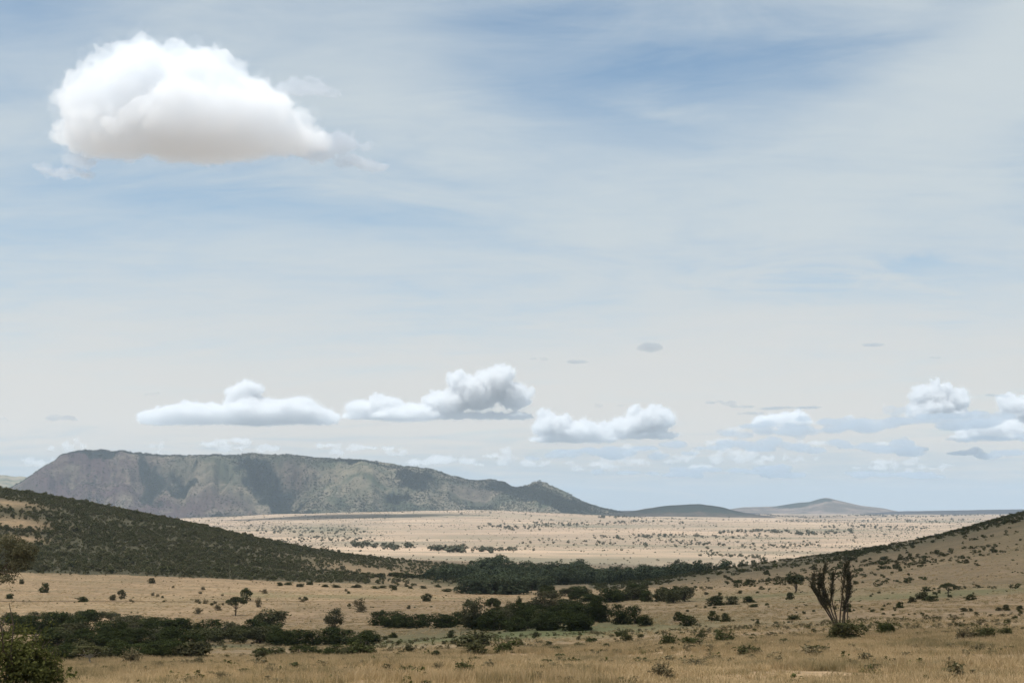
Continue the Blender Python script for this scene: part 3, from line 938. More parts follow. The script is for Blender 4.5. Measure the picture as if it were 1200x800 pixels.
# landmark plants: kind, photo place of the foot, width and height in photo pixels, label
LANDMARKS = [
    ('umbrella', 276, 721, 24, 22, 'flat-topped acacia with a bare leaning trunk alone in the tan field'),
    ('roundtree', 288, 703, 16, 14, 'rounded dark tree just behind the flat-topped field acacia'),
    ('dome', 932, 694, 26, 21, 'broad dome-crowned acacia on the brown slope beside the upright twiggy tree'),
    ('umbrella', 1111, 697, 19, 14, 'small flat-topped acacia above the dark thicket on the brown slope'),
    ('bush', 52, 694, 14, 13, 'pale round bush standing alone in the tan field near its far edge'),
    ('bush', 97, 705, 17, 9, 'low wide dark bush in the middle of the tan field'),
    ('roundtree', 143, 701, 10, 11, 'taller of two dark bushes side by side in the tan field'),
    ('bush', 132, 703, 9, 9, 'shorter of two dark bushes side by side in the tan field'),
    ('bush', 11, 701, 11, 8, 'small dark bush in the tan field near the overhanging branch'),
    ('bush', 25, 684, 7, 7, 'tiny dark bush at the far edge of the tan field below the hillside'),
    ('bush', 178, 683, 11, 7, 'dark bush at the foot of the bushy hillside'),
    ('dry', 232, 719, 11, 8, 'greyish open bush left of the flat-topped field acacia'),
    ('dry', 255, 715, 10, 8, 'small greyish bush next to the flat-topped field acacia'),
    ('dry', 303, 711, 9, 13, 'thin upright grey bush right of the flat-topped field acacia'),
    ('bush', 328, 686, 9, 6, 'lone dark bush high in the tan field under the hillside'),
    ('bush', 500, 704, 13, 12, 'square-looking dark bush alone in the pale field above the central thicket'),
    ('bush', 462, 691, 8, 6, 'small dark bush at the far edge of the pale central field'),
    ('dry', 421, 714, 16, 14, 'loose grey thorn bush in the field left of the square-looking bush'),
    ('dry', 424, 717, 14, 9, 'low spread of grey scrub below the loose thorn bush'),
    ('bush', 448, 719, 6, 6, 'tiny round bush in the field above the central thicket'),
    ('bush', 479, 713, 5, 5, 'tiny dark bush below the square-looking field bush'),
    ('olive', 315, 743, 44, 31, 'big spreading dark tree standing out above the long river thicket'),
    ('olive', 392, 739, 28, 26, 'blocky dark tree at the end of the long river thicket'),
    ('olive', 553, 737, 33, 36, 'pale olive tall round tree rising out of the central thicket'),
    ('umbrella', 578, 730, 18, 30, 'thin-stemmed tree with a small square crown in the central thicket'),
    ('olive', 597, 727, 18, 24, 'loose feathery tree beside the thin-stemmed square-crowned one'),
    ('roundtree', 608, 711, 9, 14, 'narrow upright tree behind the central thicket at the field edge'),
    ('olive', 641, 727, 40, 36, 'largest pale dome-shaped tree of the central thicket'),
    ('river', 702, 729, 28, 32, 'dark upright rounded tree at the open end of the central thicket'),
    ('river', 726, 731, 27, 24, 'dark round tree separated from the central thicket by a gap'),
    ('river', 743, 731, 22, 22, 'small peaked tree in the clump past the gap'),
    ('river', 757, 733, 20, 14, 'low dark bushy tree at the tail of the clump past the gap'),
    ('pale_umbrella', 105, 780, 36, 25, 'wide low acacia with a bent white trunk in front of the river thicket'),
    ('dry', 153, 780, 28, 22, 'tawny open bush at the grass edge in front of the river thicket'),
    ('dry', 184, 787, 18, 13, 'low tawny bush beside the larger tawny one at the grass edge'),
    ('bush', 305, 775, 18, 20, 'upright dark bush at the grass edge below the small lawn'),
    ('dry', 232, 781, 22, 13, 'rounded brownish bush at the near edge of the grass below the thicket'),
    ('green', 557, 757, 54, 20, 'broad brown-green spreading bush on the lawn below the central thicket'),
    ('green', 558, 767, 30, 18, 'bright green bush in front of the broad brown-green one'),
    ('green', 592, 765, 28, 16, 'low dark green bush right of the bright green one'),
    ('bush', 528, 747, 11, 12, 'small round bush on the lawn left of the broad brown-green bush'),
    ('bush', 628, 746, 10, 9, 'small round bush alone on the green lawn'),
    ('green', 422, 771, 36, 22, 'dark green bush clump at the end of the river thicket by the grass edge'),
    ('bush', 403, 772, 22, 15, 'low dark bush between river thicket and grass edge'),
    ('bush', 478, 768, 22, 14, 'dark clumped bush in the hollow below the lawn'),
    ('bush', 511, 770, 18, 12, 'rounded dark bush in the hollow beside the clumped one'),
    ('bush', 646, 763, 28, 8, 'low flat dark bush along the near edge of the green lawn'),
    ('bush', 680, 760, 22, 9, 'dark low bush right of the flat one along the lawn edge'),
    ('bush', 710, 760, 12, 8, 'small dark bush at the lawn edge below the red earth patch'),
    ('green', 692, 754, 16, 9, 'low green bush on the lawn near the red earth patch'),
    ('green', 735, 751, 18, 10, 'dark green bush in the scrub right of the lawn'),
    ('green', 783, 757, 24, 17, 'leafy green bush below the bare red bank'),
    ('green', 812, 757, 36, 13, 'wide low green bush at the grass crest below the red bank'),
    ('green', 848, 752, 26, 15, 'dark green bush beside the wide low one at the grass crest'),
    ('bush', 836, 727, 16, 13, 'left one of two touching round bushes on the open slope'),
    ('bush', 851, 728, 16, 14, 'right one of two touching round bushes on the open slope'),
    ('bush', 807, 733, 24, 17, 'dark ragged bush by the bare red bank'),
    ('bush', 795, 727, 14, 15, 'upright dark bush above the bare red bank'),
    ('bush', 838, 709, 24, 14, 'largest dark bush in the row across the brown slope'),
    ('bush', 857, 708, 20, 11, 'dark bush at the right end of the row across the brown slope'),
    ('bush', 877, 706, 18, 11, 'leafy bush between the row of bushes and the dome-crowned acacia'),
    ('bush', 883, 711, 13, 5, 'flat low bush under the leafy bush on the brown slope'),
    ('bush', 926, 702, 11, 12, 'bush tucked under the dome-crowned acacia on the brown slope'),
    ('bush', 898, 673, 9, 6, 'dark round bush high on the brown slope above the dome-crowned acacia'),
    ('bush', 876, 685, 8, 8, 'dark oval bush on the brown slope left of the dome-crowned acacia'),
    ('green', 930, 726, 20, 7, 'flat green bush left of the upright twiggy tree'),
    ('bush', 1091, 704, 28, 9, 'wide flat thicket bush under the small slope acacia'),
    ('bush', 1080, 702, 16, 12, 'bush on the left of the wide flat thicket under the small acacia'),
    ('bush', 1069, 706, 11, 10, 'round bush just left of the flat thicket'),
    ('bush', 1054, 712, 10, 9, 'round dark bush on the open slope left of the flat thicket'),
    ('bush', 1138, 703, 17, 8, 'low dark bush right of the small slope acacia'),
    ('bush', 1130, 716, 10, 6, 'left one of a pair of small dark bushes above the near shrub'),
    ('bush', 1138, 716, 6, 5, 'right one of a pair of small dark bushes above the near shrub'),
    ('bush', 1179, 715, 9, 10, 'small pointed dark bush on the slope near the picture edge'),
    ('bush', 1195, 714, 9, 6, 'small dark bush at the picture edge beside the pointed one'),
    ('shrub', 991, 749, 46, 27, 'dense dark green bush at the foot of the upright twiggy tree'),
    ('bush', 994, 717, 10, 11, 'small dark bush under the slender separate stem of the twiggy tree'),
    ('shrub', 1038, 744, 30, 20, 'rounded bush on the grass crest right of the twiggy tree'),
    ('shrub', 1152, 752, 36, 22, 'big leafy green shrub in the near grass'),
    ('dry', 1131, 753, 30, 20, 'brown twiggy shrub leaning against the big leafy one'),
    ('shrub', 1179, 746, 20, 14, 'smaller olive shrub right of the big leafy one'),
    ('bush', 1199, 741, 10, 9, 'dark shrub cut by the picture edge on the near grass'),
    ('dry', 1148, 764, 20, 11, 'low brown tuft bush in the grass below the big leafy shrub'),
    ('green', 1114, 794, 22, 15, 'green weedy bush low in the near grass'),
    ('green', 1090, 803, 16, 13, 'dark green weed clump at the bottom edge'),
    ('green', 878, 769, 40, 15, 'sprawling dark bush in the near grass left of the twiggy tree'),
    ('green', 955, 765, 34, 11, 'thin straggly green bush in the grass below the twiggy tree'),
    ('dry', 815, 784, 40, 13, 'brown straggly bush in the near grass'),
    ('green', 545, 793, 30, 20, 'green sprouting bush standing in the foreground grass'),
    ('green', 478, 792, 34, 14, 'grey-green straggling bush in the foreground grass'),
    ('dry', 513, 786, 16, 12, 'small grey tuft bush between the two foreground grass bushes'),
    ('dry', 600, 776, 20, 6, 'flat dark tuft bush in the grass below the lawn'),
    ('green', 668, 779, 22, 9, 'low green weed patch in the middle of the near grass'),
    ('dry', 262, 796, 26, 10, 'flat olive tuft bush in the grass near the bottom left'),
    ('dry', 222, 801, 24, 11, 'feathery olive tuft bush at the bottom edge'),
    ('dry', 320, 792, 28, 11, 'spread of grey tuft bush in the lower left grass'),
    ('dry', 775, 795, 34, 20, 'dry weedy bush in the grass at the bottom'),
    ('green', 735, 806, 22, 14, 'small green weed clump at the bottom edge left of the dry weedy bush'),
    ('near', 16, 817, 100, 90, 'large near olive-green bush filling the bottom corner'),
    ('near', 52, 815, 54, 52, 'leafy spray of near bush in front of the corner bush'),
]
for kd, px, py, w_, h_, lb in LANDMARKS:
    plant_px(kd, px, py, w_, h_, lb)


# ------------------------------------------------------------------ the upright twiggy tree on the crest
def twiggy_tree():
    x, y, z = at(985, 742)
    s = 0.95 * y / 1667.0
    root = obj('twiggy_tree', None, label='tall twiggy tree with upswept bare stems and brushy dark tops on the crest', cat='tree', loc=(x, y, z))
    # stem: photo offsets (dx, height) in pixels from the foot, along the stem
    stems = [
        [(-2, 0), (-8, 14), (-18, 30), (-26, 42), (-30, 58), (-27, 68)], [(-2, 0), (-10, 18), (-17, 36), (-19, 56), (-17, 72), (-13, 84)],
        [(-1, 0), (-5, 20), (-10, 40), (-9, 58), (-7, 70)], [(0, 0), (-1, 22), (1, 44), (3, 62), (5, 76), (8, 82)],
        [(1, 0), (3, 20), (7, 38), (9, 58), (10, 70)], [(2, 0), (6, 20), (9, 36), (13, 50), (11, 66)], [(-3, 4), (-12, 20), (-23, 36), (-33, 50), (-35, 60)], [(-2, 2), (-11, 22), (-22, 40), (-25, 54), (-23, 64)], [(-2, 2), (-9, 22), (-14, 40), (-22, 56), (-21, 76)],
    ]
    for i, st in enumerate(stems):
        dep = rng.normal(size=len(st)) * 0.15
        off = rng.uniform(-1, 1)
        p = np.array([(a * s, off * (b / 60) + d_, b * s) for (a, b), d_ in zip(st, dep)])
        k = np.linspace(0, len(p) - 1, 12)
        p = np.stack([np.interp(k, np.arange(len(p)), p[:, j]) for j in range(3)], -1)
        p += rng.normal(size=p.shape) * 0.03
        so = obj('stem', mesh_np('stem', *tube(p, np.linspace(0.10, 0.022, 12), 6), [M_BARK], True), root)
        br, lv = [], []
        for j in range(60):      # upright side twigs, brushy
            t = rng.uniform(4.0, 11)
            b = np.array([np.interp(t, np.arange(12), p[:, q]) for q in range(3)])
            L = rng.uniform(0.45, 1.35) * (1.15 - 0.05 * t)
            d = np.array([rng.normal() * 0.42, rng.normal() * 0.42, 1.0])
            e = b + d * L
            br.append(limb(b, e, 0.016, 0.006, 0.05, 4, 4))
            tt = rng.random((44, 1))
            cc = b + (e - b) * tt + rng.normal(size=(44, 3)) * 0.035
            lv.append(leaves(cc, rng.normal(size=(44, 3)), 0.027 * rng.uniform(0.7, 1.4, 44), 2.4))
        obj('twigs', mesh_np('twigs', *joinvf(br), [M_BARK]), so)
        obj('foliage', mesh_np('foliage', *joinvf(lv), [M_ERICA]), so)
    x, y, z = at(992, 727)
    s = y / 1667.0
    root2 = obj('twiggy_tree', None, label='slender single-stemmed twiggy tree just behind the tall upswept one', cat='tree', loc=(x, y, z))
    p = np.array([(1 * s, 0, -0.2), (2 * s, 0.1, 16 * s), (4 * s, 0, 28 * s), (6 * s, -0.1, 40 * s), (4 * s, 0, 54 * s)])
    k = np.linspace(0, 4, 10)
    p = np.stack([np.interp(k, np.arange(5), p[:, j]) for j in range(3)], -1) + rng.normal(size=(10, 3)) * 0.03
    obj('stem', mesh_np('stem', *tube(p, np.linspace(0.11, 0.03, 10), 6), [M_BARK], True), root2)
    br, lv = [], []
    for j in range(90):
        t = rng.uniform(4.0, 9)
        b = np.array([np.interp(t, np.arange(10), p[:, q]) for q in range(3)])
        d = np.array([rng.normal() * 0.55, rng.normal() * 0.55, 1.0])
        e = b + d * rng.uniform(0.4, 1.0)
        br.append(limb(b, e, 0.016, 0.006, 0.05, 4, 4))
        tt = rng.random((40, 1))
        lv.append(leaves(b + (e - b) * tt + rng.normal(size=(40, 3)) * 0.06, rng.normal(size=(40, 3)), 0.034 * rng.uniform(0.7, 1.4, 40), 2.0))
    obj('twigs', mesh_np('twigs', *joinvf(br), [M_BARK]), root2)
    obj('foliage', mesh_np('foliage', *joinvf(lv), [M_ERICA]), root2)


twiggy_tree()


# ------------------------------------------------------------------ near tree leaning in at the picture edge
def edge_tree():
    Y = 62.0
    s = Y / 1667.0
    bx = U(-62, 700) * Y
    bz = float(G(bx, Y))
    root = obj('thorn_tree', None, label='near thorn tree whose drooping olive branches reach in at the picture edge', cat='tree', loc=(bx, Y, bz))
    cz = float(S(655)) * Y - bz
    trunk = [limb((0, 0, -0.2), (0.15, 0.1, cz * 0.62), 0.17, 0.11, 0.04, 8, 8)]
    L = []
    for i in range(16):
        a = i * 2.4
        rr = rng.uniform(0.5, 1.7)
        zz = cz + rng.uniform(-0.55, 0.65) - 0.25 * rr * 0.5
        L.append((0.1 + rr * math.cos(a), rr * math.sin(a), zz, rng.uniform(0.45, 0.7), rng.uniform(0.45, 0.7), rng.uniform(0.32, 0.5)))
        trunk.append(limb((0.15, 0.1, cz * rng.uniform(0.5, 0.64)), (0.1 + rr * math.cos(a), rr * math.sin(a), zz), 0.06, 0.012, 0.07, 7, 6))
    for (dx, py, r) in [(78, 655, 0.45), (88, 646, 0.42), (84, 664, 0.36), (66, 640, 0.5), (64, 672, 0.42), (72, 680, 0.28), (84, 655, 0.35)]:
        c = (dx * s, rng.uniform(-0.5, 0.5), float(S(py)) * Y - bz)
        L.append(c + (r * 1.35, r * 1.35, r * 1.0))
        trunk.append(limb((0.15, 0.1, cz * 0.62), c, 0.05, 0.01, 0.06, 7, 6))
    for k in range(12):      # bare hanging twigs under the crown
        a = np.array([rng.uniform(40, 72) * s, rng.uniform(-0.5, 0.5), float(S(rng.uniform(660, 672))) * Y - bz])
        b = a + np.array([rng.uniform(0.2, 0.7), rng.normal() * 0.2, -rng.uniform(0.25, 0.65)])
        trunk.append(limb(a, b, 0.012, 0.004, 0.05, 5, 4))
    obj('trunk', mesh_np('trunk', *joinvf(trunk), [M_BARK], True), root)
    obj('crown', mesh_np('crown', *crown(L, 24000, 0.027, 0.3), [M_OLIVE]), root)


edge_tree()


# ------------------------------------------------------------------ woods along the river: every tree its own
ORD = ('first second third fourth fifth sixth seventh eighth ninth tenth eleventh twelfth thirteenth fourteenth fifteenth sixteenth seventeenth eighteenth '
       'nineteenth twentieth').split()


def wood(row, look, place, group, kinds=('river', 'river', 'river', 'olive')):
    """one rank of a wood, planted from the left: foot of the rank from (x0, y0) to (x1, y1) in the photo, number, heights, width ratio"""
    x0, y0, x1, y1, n, h0, h1, asp = row
    for i in range(n):
        t = (i + rng.uniform(0.1, 0.9)) / n
        px = x0 + (x1 - x0) * t
        py = y0 + (y1 - y0) * t + rng.normal() * 1.3
        h = rng.uniform(h0, h1)
        kd = kinds[rng.integers(0, len(kinds))]
        plant_px(kd, px, py, h * asp * rng.uniform(1.05, 1.6), h, '%s, %s from the left in %s' % (look, ORD[i], place), group)


RT = 'long river thicket'
wood((4, 744, 115, 742, 7, 20, 27, 1.2), 'dark leafy tree', 'the back rank beside the corner bush', RT)
wood((110, 747, 330, 748, 14, 18, 25, 1.2), 'dark leafy tree', 'the back rank of the river thicket', RT)
wood((40, 758, 250, 758, 13, 20, 27, 1.2), 'dark leafy tree', 'the middle rank of the river thicket', RT)
wood((250, 752, 440, 757, 12, 16, 22, 1.3), 'dark leafy tree', 'the rank behind the small lawn', RT)
wood((60, 774, 240, 770, 13, 16, 23, 1.25), 'low dark tree', 'the front rank of the river thicket', RT, ('river', 'river', 'roundtree'))
wood((300, 768, 440, 768, 8, 9, 15, 1.6), 'low dark tree', 'the front rank right of the small lawn', RT, ('river', 'river', 'roundtree'))
wood((2, 727, 140, 728, 8, 9, 13, 1.8), 'grey-brown scrubby tree', 'the fringe along the tan field', RT, ('olive',))
wood((130, 735, 215, 738, 5, 12, 16, 1.5), 'grey-brown scrubby tree', 'the fringe above the river thicket', RT, ('olive',))
CT = 'central thicket above the green lawn'
wood((436, 734, 560, 736, 9, 13, 19, 1.35), 'dark low tree', 'the tapering end of the central thicket', CT)
wood((560, 736, 690, 737, 10, 17, 26, 1.2), 'dark tree', 'the front rank of the central thicket', CT)
wood((575, 729, 700, 729, 9, 18, 26, 1.2), 'dark tree', 'the middle rank of the central thicket', CT)
wood((620, 722, 700, 722, 5, 18, 22, 1.2), 'dark tree', 'the back rank of the central thicket', CT)
FW = 'far river wood below the plain'
wood((524, 672, 575, 672, 4, 9, 14, 1.2), 'blue-green tree', 'the outlying clump of the far wood', FW, ('farwood',))
wood((560, 676, 690, 680, 12, 16, 26, 1.15), 'tall blue-green tree', 'the back rank of the far wood', FW, ('farwood',))
wood((600, 684, 690, 683, 8, 15, 25, 1.2), 'tall blue-green tree', 'the middle rank of the far wood', FW, ('farwood',))
wood((546, 695, 625, 694, 9, 15, 26, 1.2), 'dark rounded tree', 'the near corner of the far wood', FW, ('farwood',))
wood((575, 690, 645, 690, 6, 14, 24, 1.2), 'dark rounded tree', 'the near rank of the far wood', FW, ('farwood',))
wood((690, 681, 800, 672, 9, 8, 17, 1.25), 'blue-green tree', 'the thinning tail of the far wood', FW, ('farwood',))
plant_px('farwood', 584, 672, 17, 25, 'tallest square-headed tree standing above the far river wood')
plant_px('farwood', 793, 668, 9, 13, 'lone pale tree at the thin end of the far river wood')
GV = 'grove below the brown slope'
wood((636, 699, 690, 697, 6, 9, 15, 1.4), 'dark tree', 'the grove behind the central thicket', GV, ('river', 'olive', 'roundtree'))
wood((670, 703, 735, 702, 7, 7, 11, 1.7), 'low dark tree', 'the low belt behind the central thicket', GV, ('river', 'olive', 'roundtree'))
wood((712, 706, 760, 703, 6, 13, 18, 1.2), 'dark tree', 'the grove at the foot of the brown slope', GV, ('river', 'olive', 'roundtree'))
wood((770, 704, 805, 704, 5, 14, 21, 1.2), 'tall dark tree', 'the taller clump at the slope foot', GV, ('river', 'olive', 'roundtree'))
wood((735, 691, 760, 690, 4, 6, 9, 1.2), 'small dark tree', 'the little row above the grove', GV, ('river', 'olive', 'roundtree'))
HF = 'bushes along the foot of the bushy hillside'
wood((330, 684, 540, 692, 17, 3, 5.5, 1.9), 'low dark bush', 'the line along the hillside foot', HF, ('bush',))
wood((500, 676, 540, 682, 5, 5, 10, 1.6), 'dark bush', 'the group at the hillside tip', HF, ('bush',))
wood((410, 674, 500, 677, 8, 4, 8, 2.2), 'low dark bush', 'the second line up the hillside tip', HF, ('bush',))


# ------------------------------------------------------------------ scattered single bushes that can be picked out
def sprinkle(n, x0, x1, y0f, y1f, h0, h1, label, group, kinds=('bush',), asp=1.35, clump=0.5, zones=None):
    zones = zones or ZR
    k = 0
    tries = 0
    last = None
    while k < n and tries < n * 30:
        tries += 1
        if last is not None and rng.random() < clump:
            px, py = last[0] + rng.normal() * 9, last[1] + rng.normal() * 2.0
        else:
            px = rng.uniform(x0, x1)
            py = rng.uniform(y0f(px), y1f(px))
        if px < x0 or px > x1 or py < y0f(px) or py > y1f(px):
            continue
        last = (px, py)
        h = rng.uniform(h0, h1) * (0.7 + 0.6 * rng.random())
        where = next(w for lim, w in zones if px < lim)
        plant_px(kinds[rng.integers(0, len(kinds))], px, py, h * asp * rng.uniform(0.8, 1.4), h, label + ' ' + where, group + ' ' + where)
        k += 1


def lin(*pts):
    xs, ys = [p[0] for p in pts], [p[1] for p in pts]
    return lambda x: float(np.interp(x, xs, ys))


ZR = [(900, 'above the row of bushes'), (960, 'by the dome-crowned acacia'), (1030, 'behind the twiggy tree'), (1100, 'left of the flat-topped acacia'), (9999, 'towards the picture edge')]
ZF = [(90, 'near the corner bush'), (230, 'in its middle'), (330, 'around the lone acacia'), (9999, 'near the central thicket')]
ZH = [(480, 'by the river thicket end'), (560, 'below the central thicket'), (9999, 'by the open lawn')]
ZS = [(720, 'on the lawn'), (780, 'near the red bank'), (9999, 'beyond the red bank')]
ZG = [(300, 'by the corner bush'), (600, 'below the hollow'), (900, 'in the middle'), (9999, 'below the leafy shrub')]
RIDGE_R = lin((690, 690), (800, 668), (900, 658), (1000, 647), (1100, 630), (1200, 605))
sprinkle(56, 800, 1200, lambda x: RIDGE_R(x) + 4, lambda x: RIDGE_R(x) + 40 + 0.03 * (x - 800), 2.5, 5.0, 'small dark bush high on the brown slope', 'upper slope bushes')
sprinkle(34, 790, 1200, lambda x: RIDGE_R(x) + 42 + 0.03 * (x - 800), lambda x: 722 - 0.01 * (x - 800), 2.2, 4.5, 'small dark bush half way up the brown slope', 'middle slope bushes')
sprinkle(30, 800, 1200, lambda x: 712, lambda x: 745 - 0.02 * (x - 800), 2.2, 4.2, 'small dark bush low on the slope behind the crest', 'low slope bushes', ('bush', 'bush', 'green'))
sprinkle(26, 20, 430, lambda x: 684 + 0.02 * x, lambda x: 722 - 0.0 * x, 2.5, 5.0, 'tiny bush dotted in the tan field', 'tan field bushes', ('bush', 'dry'), zones=ZF)
sprinkle(22, 405, 640, lambda x: 738, lambda x: 768 - 0.01 * x, 3.0, 6.5, 'small dark bush scattered in the hollow', 'hollow bushes', ('bush', 'green'), zones=ZH)
sprinkle(22, 640, 830, lambda x: 742, lambda x: 764 - 0.02 * (x - 640), 3.0, 6.5, 'small dark bush scattered in the scrub', 'scrub bushes', ('bush', 'green'), zones=ZS)
sprinkle(18, 60, 1200, lambda x: 785 - 0.025 * x, lambda x: 800, 4, 9, 'grey-green weed tuft in the near grass', 'near grass tufts', ('dry', 'green', 'dry'), 2.0, 0.4, ZG)


# ------------------------------------------------------------------ uncountable bush and grass
def pts_px(n, x0, x1, d0, d1, keep):
    """random ground points by column and depth"""
    px = rng.uniform(x0, x1, n)
    D = np.sqrt(rng.uniform(d0 ** 2, d1 ** 2, n))
    x = (px - 600) / (1667 * 1.012) * D
    k = keep(px, D, x)
    px, D, x = px[k], D[k], x[k]
    return px, D, np.stack([x, D, G(x, D)], -1)


SP_BUSH = [scatter_proto('hill_bush_%d' % i, 240, 0.062, M_SCRUB) for i in range(4)]
SP_SMALL = [scatter_proto('low_bush_%d' % i, 150, 0.075, M_BUSH, 0.8, 4) for i in range(3)]
SP_FAR = [scatter_proto('plain_tree_%d' % i, 110, 0.085, M_FARVEG, 0.9, 4) for i in range(3)]
SP_PLAIN = [scatter_proto('plain_bush_%d' % i, 90, 0.10, M_PLAIN, 0.9, 4) for i in range(3)]
SP_RIVER = [scatter_proto('wood_tree_%d' % i, 500, 0.045, M_FARWOOD) for i in range(3)]

OPEN = [(15, 830, 42, 0.035), (5, 930, 40, 0.028), (25, 760, 30, 0.018), (440, 830, 70, 0.08), (480, 690, 60, 0.045), (330, 700, 50, 0.02)]


def keep_left(px, D, x):
    f = np.interp(px, *LHILL_FOOT)
    o = sum(gauss(px, D, *a) for a in OPEN)
    dens = np.clip(0.02 + 1.35 * fbm(x / 38 + 3, D / 38), 0.05, 1)
    dens *= np.clip((D - f) / 18 + 0.25, 0.25, 1)
    dens *= np.interp(px, [-600, 250, 380, 460, 560], [1, 0.9, 0.5, 0.24, 0.07])
    return (D > f - 6) & (px < 560) & (rng.random(len(px)) < dens * np.clip(1 - 1.3 * o, 0, 1))


px, D, P = pts_px(64000, -420, 560, 560, 1180, keep_left)
h = rng.uniform(0.6, 2.2, len(P)) * np.where(rng.random(len(P)) < 0.06, 1.7, 1.0)
scatter('hillside_scrub', P, h, SP_BUSH, 'dense dark scrub covering the whole low hillside beyond the tan field', 'scrub', h * rng.uniform(1.1, 1.7, len(P)))


def keep_right(px, D, x):
    ridge = np.clip((px - 950) / 200, 0, 1)
    c = fbm(x / 30 + 8, D / 30)
    dens = np.clip((c - 0.50) * 3.2, 0, 1) * 0.35 + np.clip((D - 640) / 70, 0, 1) * (0.25 + 0.75 * ridge) * np.clip((c - 0.30) * 3, 0, 1)
    return (D > np.interp(px, *RHILL_FOOT) - 40) & (rng.random(len(px)) < dens)


px, D, P = pts_px(22000, 690, 1600, 330, 860, keep_right)
h = rng.uniform(0.6, 1.9, len(P))
scatter('slope_scrub', P, h, SP_SMALL, 'scattered low dark scrub thickening towards the top of the brown slope', 'scrub', h * rng.uniform(1.2, 2.2, len(P)))


def keep_field(px, D, x):
    c = fbm(x / 22 + 2, D / 22)
    return rng.random(len(px)) < np.clip((c - 0.52) * 4, 0.02, 1) * 0.5


px, D, P = pts_px(9000, -300, 1500, 140, 600, keep_field)
h = rng.uniform(0.18, 0.55, len(P))
scatter('field_weeds', P, h, SP_SMALL, 'tiny dark weeds sprinkled over the open fields', 'weeds', h * rng.uniform(1.2, 2.4, len(P)))


def keep_wood(px, D, x):
    g = gauss(px, D, 640, 850, 90, 0.10) + 0.35 * gauss(px, D, 780, 900, 60, 0.05)
    return (rng.random(len(px)) < np.clip(g * 1.5, 0, 1))


px, D, P = pts_px(1600, 480, 930, 720, 1040, keep_wood)
h = rng.uniform(5, 9, len(P))
scatter('far_wood_undergrowth', P, h, SP_RIVER, 'dense dark undergrowth filling the far river wood', 'undergrowth', h * rng.uniform(0.9, 1.3, len(P)))


def keep_plain(px, D, x):
    c = fbm(x / 160 + 2, D / 420, 4)
    e = fbm(x / 700 + 9, D / 1300, 3)
    return rng.random(len(px)) < np.clip((c - 0.36) * 1.6, 0.10, 1) * np.clip((e - 0.25) * 2, 0.35, 1.0)


px, D, P = pts_px(80000, -200, 1500, 1180, 7400, keep_plain)
h = rng.uniform(0.7, 2.2, len(P)) * (1 + D / 9000) * np.where(rng.random(len(P)) < 0.12, rng.uniform(1.3, 2.4, len(P)), 1)
W = h * rng.uniform(1.0, 1.9, len(P))
p2, D2, P2 = pts_px(90000, -100, 1400, 1180, 5200, keep_plain)
h2 = rng.uniform(0.5, 1.7, len(P2))
P, h, W = np.concatenate([P, P2]), np.concatenate([h, h2]), np.concatenate([W, h2 * rng.uniform(1.0, 2.2, len(P2))])
# lines and clumps of trees along the plain's watercourses
extra, eh, ew = [], [], []
for (xa, xb, py, n, hh, sp) in [(412, 432, 639, 16, 7, 0.8), (432, 470, 642, 26, 6, 1.0), (472, 484, 641, 8, 7, 0.8), (505, 545, 645, 46, 7, 0.9), (560, 606, 646, 30, 5, 0.8), (545, 575, 644, 10, 5, 1.2),
                                (690, 900, 629, 90, 5, 0.9), (840, 1000, 624, 110, 7, 0.8), (600, 830, 636, 60, 4, 1.6), (800, 960, 640, 60, 4, 1.2), (960, 1090, 618, 60, 6, 0.8), (700, 800, 612, 40, 7, 0.8),
                                (300, 420, 622, 90, 5, 2.2), (330, 440, 632, 60, 4, 1.6), (560, 640, 617, 50, 6, 1.2), (820, 900, 652, 40, 3, 1.0), (1000, 1130, 610, 60, 8, 0.8), (620, 690, 614, 60, 6, 1.0), (850, 1060, 605, 160, 9, 0.5), (700, 790, 605, 60, 8, 0.5), (1000, 1190, 604.5, 120, 9, 0.4)]:
    for i in range(n):
        a = rng.uniform(xa, xb)
        b = py + 1.3 * math.sin(a / 19 + py) + rng.normal() * sp * 1.3
        q = at(a, b, 1200.0, 14000.0)
        extra.append(q)
        eh.append(hh * rng.uniform(0.6, 1.3))
        ew.append(eh[-1] * rng.uniform(1.1, 1.8))
P = np.concatenate([P, np.array(extra)])
h = np.concatenate([h, eh])
W = np.concatenate([W, ew])
scatter('plain_trees', P, h, SP_PLAIN, 'countless tiny trees and bushes dotting the sunlit far plain', 'trees', W)


def hill_points(H, n, dens):
    nt, nx = H['X'].shape
    fi, fj = rng.uniform(0, nt - 1.01, n), rng.uniform(0, nx - 1.01, n)
    i, j = fi.astype(int), fj.astype(int)
    a, b = fi - i, fj - j

    def s(F):
        return (F[i, j] * (1 - a) + F[i + 1, j] * a) * (1 - b) + (F[i, j + 1] * (1 - a) + F[i + 1, j + 1] * a) * b
    x, y, z, t, p, w, r = (s(H[k]) for k in ('X', 'Y', 'Z', 'T', 'PX', 'wd', 'rk'))
    k = rng.random(n) < dens(x, y, t, p, w, r)
    return np.stack([x, y, z], -1)[k], w[k]


MP, MW = hill_points(MESA, 120000, lambda x, y, t, p, w, r: np.clip(0.05 + np.clip((fbm(x / 330, y / 330) - 0.42) * 1.6, 0, 0.5) + 0.9 * np.clip(w, 0, 1) + 0.12 * (t > 0.85), 0, 1) * (t < 1.25) * (1 - 0.3 * np.clip(r, 0, 1)))
h = rng.uniform(3.5, 8.0, len(MP)) * (1 + 0.5 * np.clip(MW, 0, 1)) * np.where(rng.random(len(MP)) < 0.08, 1.7, 1)
scatter('mesa_bush', MP, h, SP_FAR, 'dark bush speckling the slopes and rim of the long flat-topped hill', 'bush', h * rng.uniform(1.2, 1.9, len(MP)))

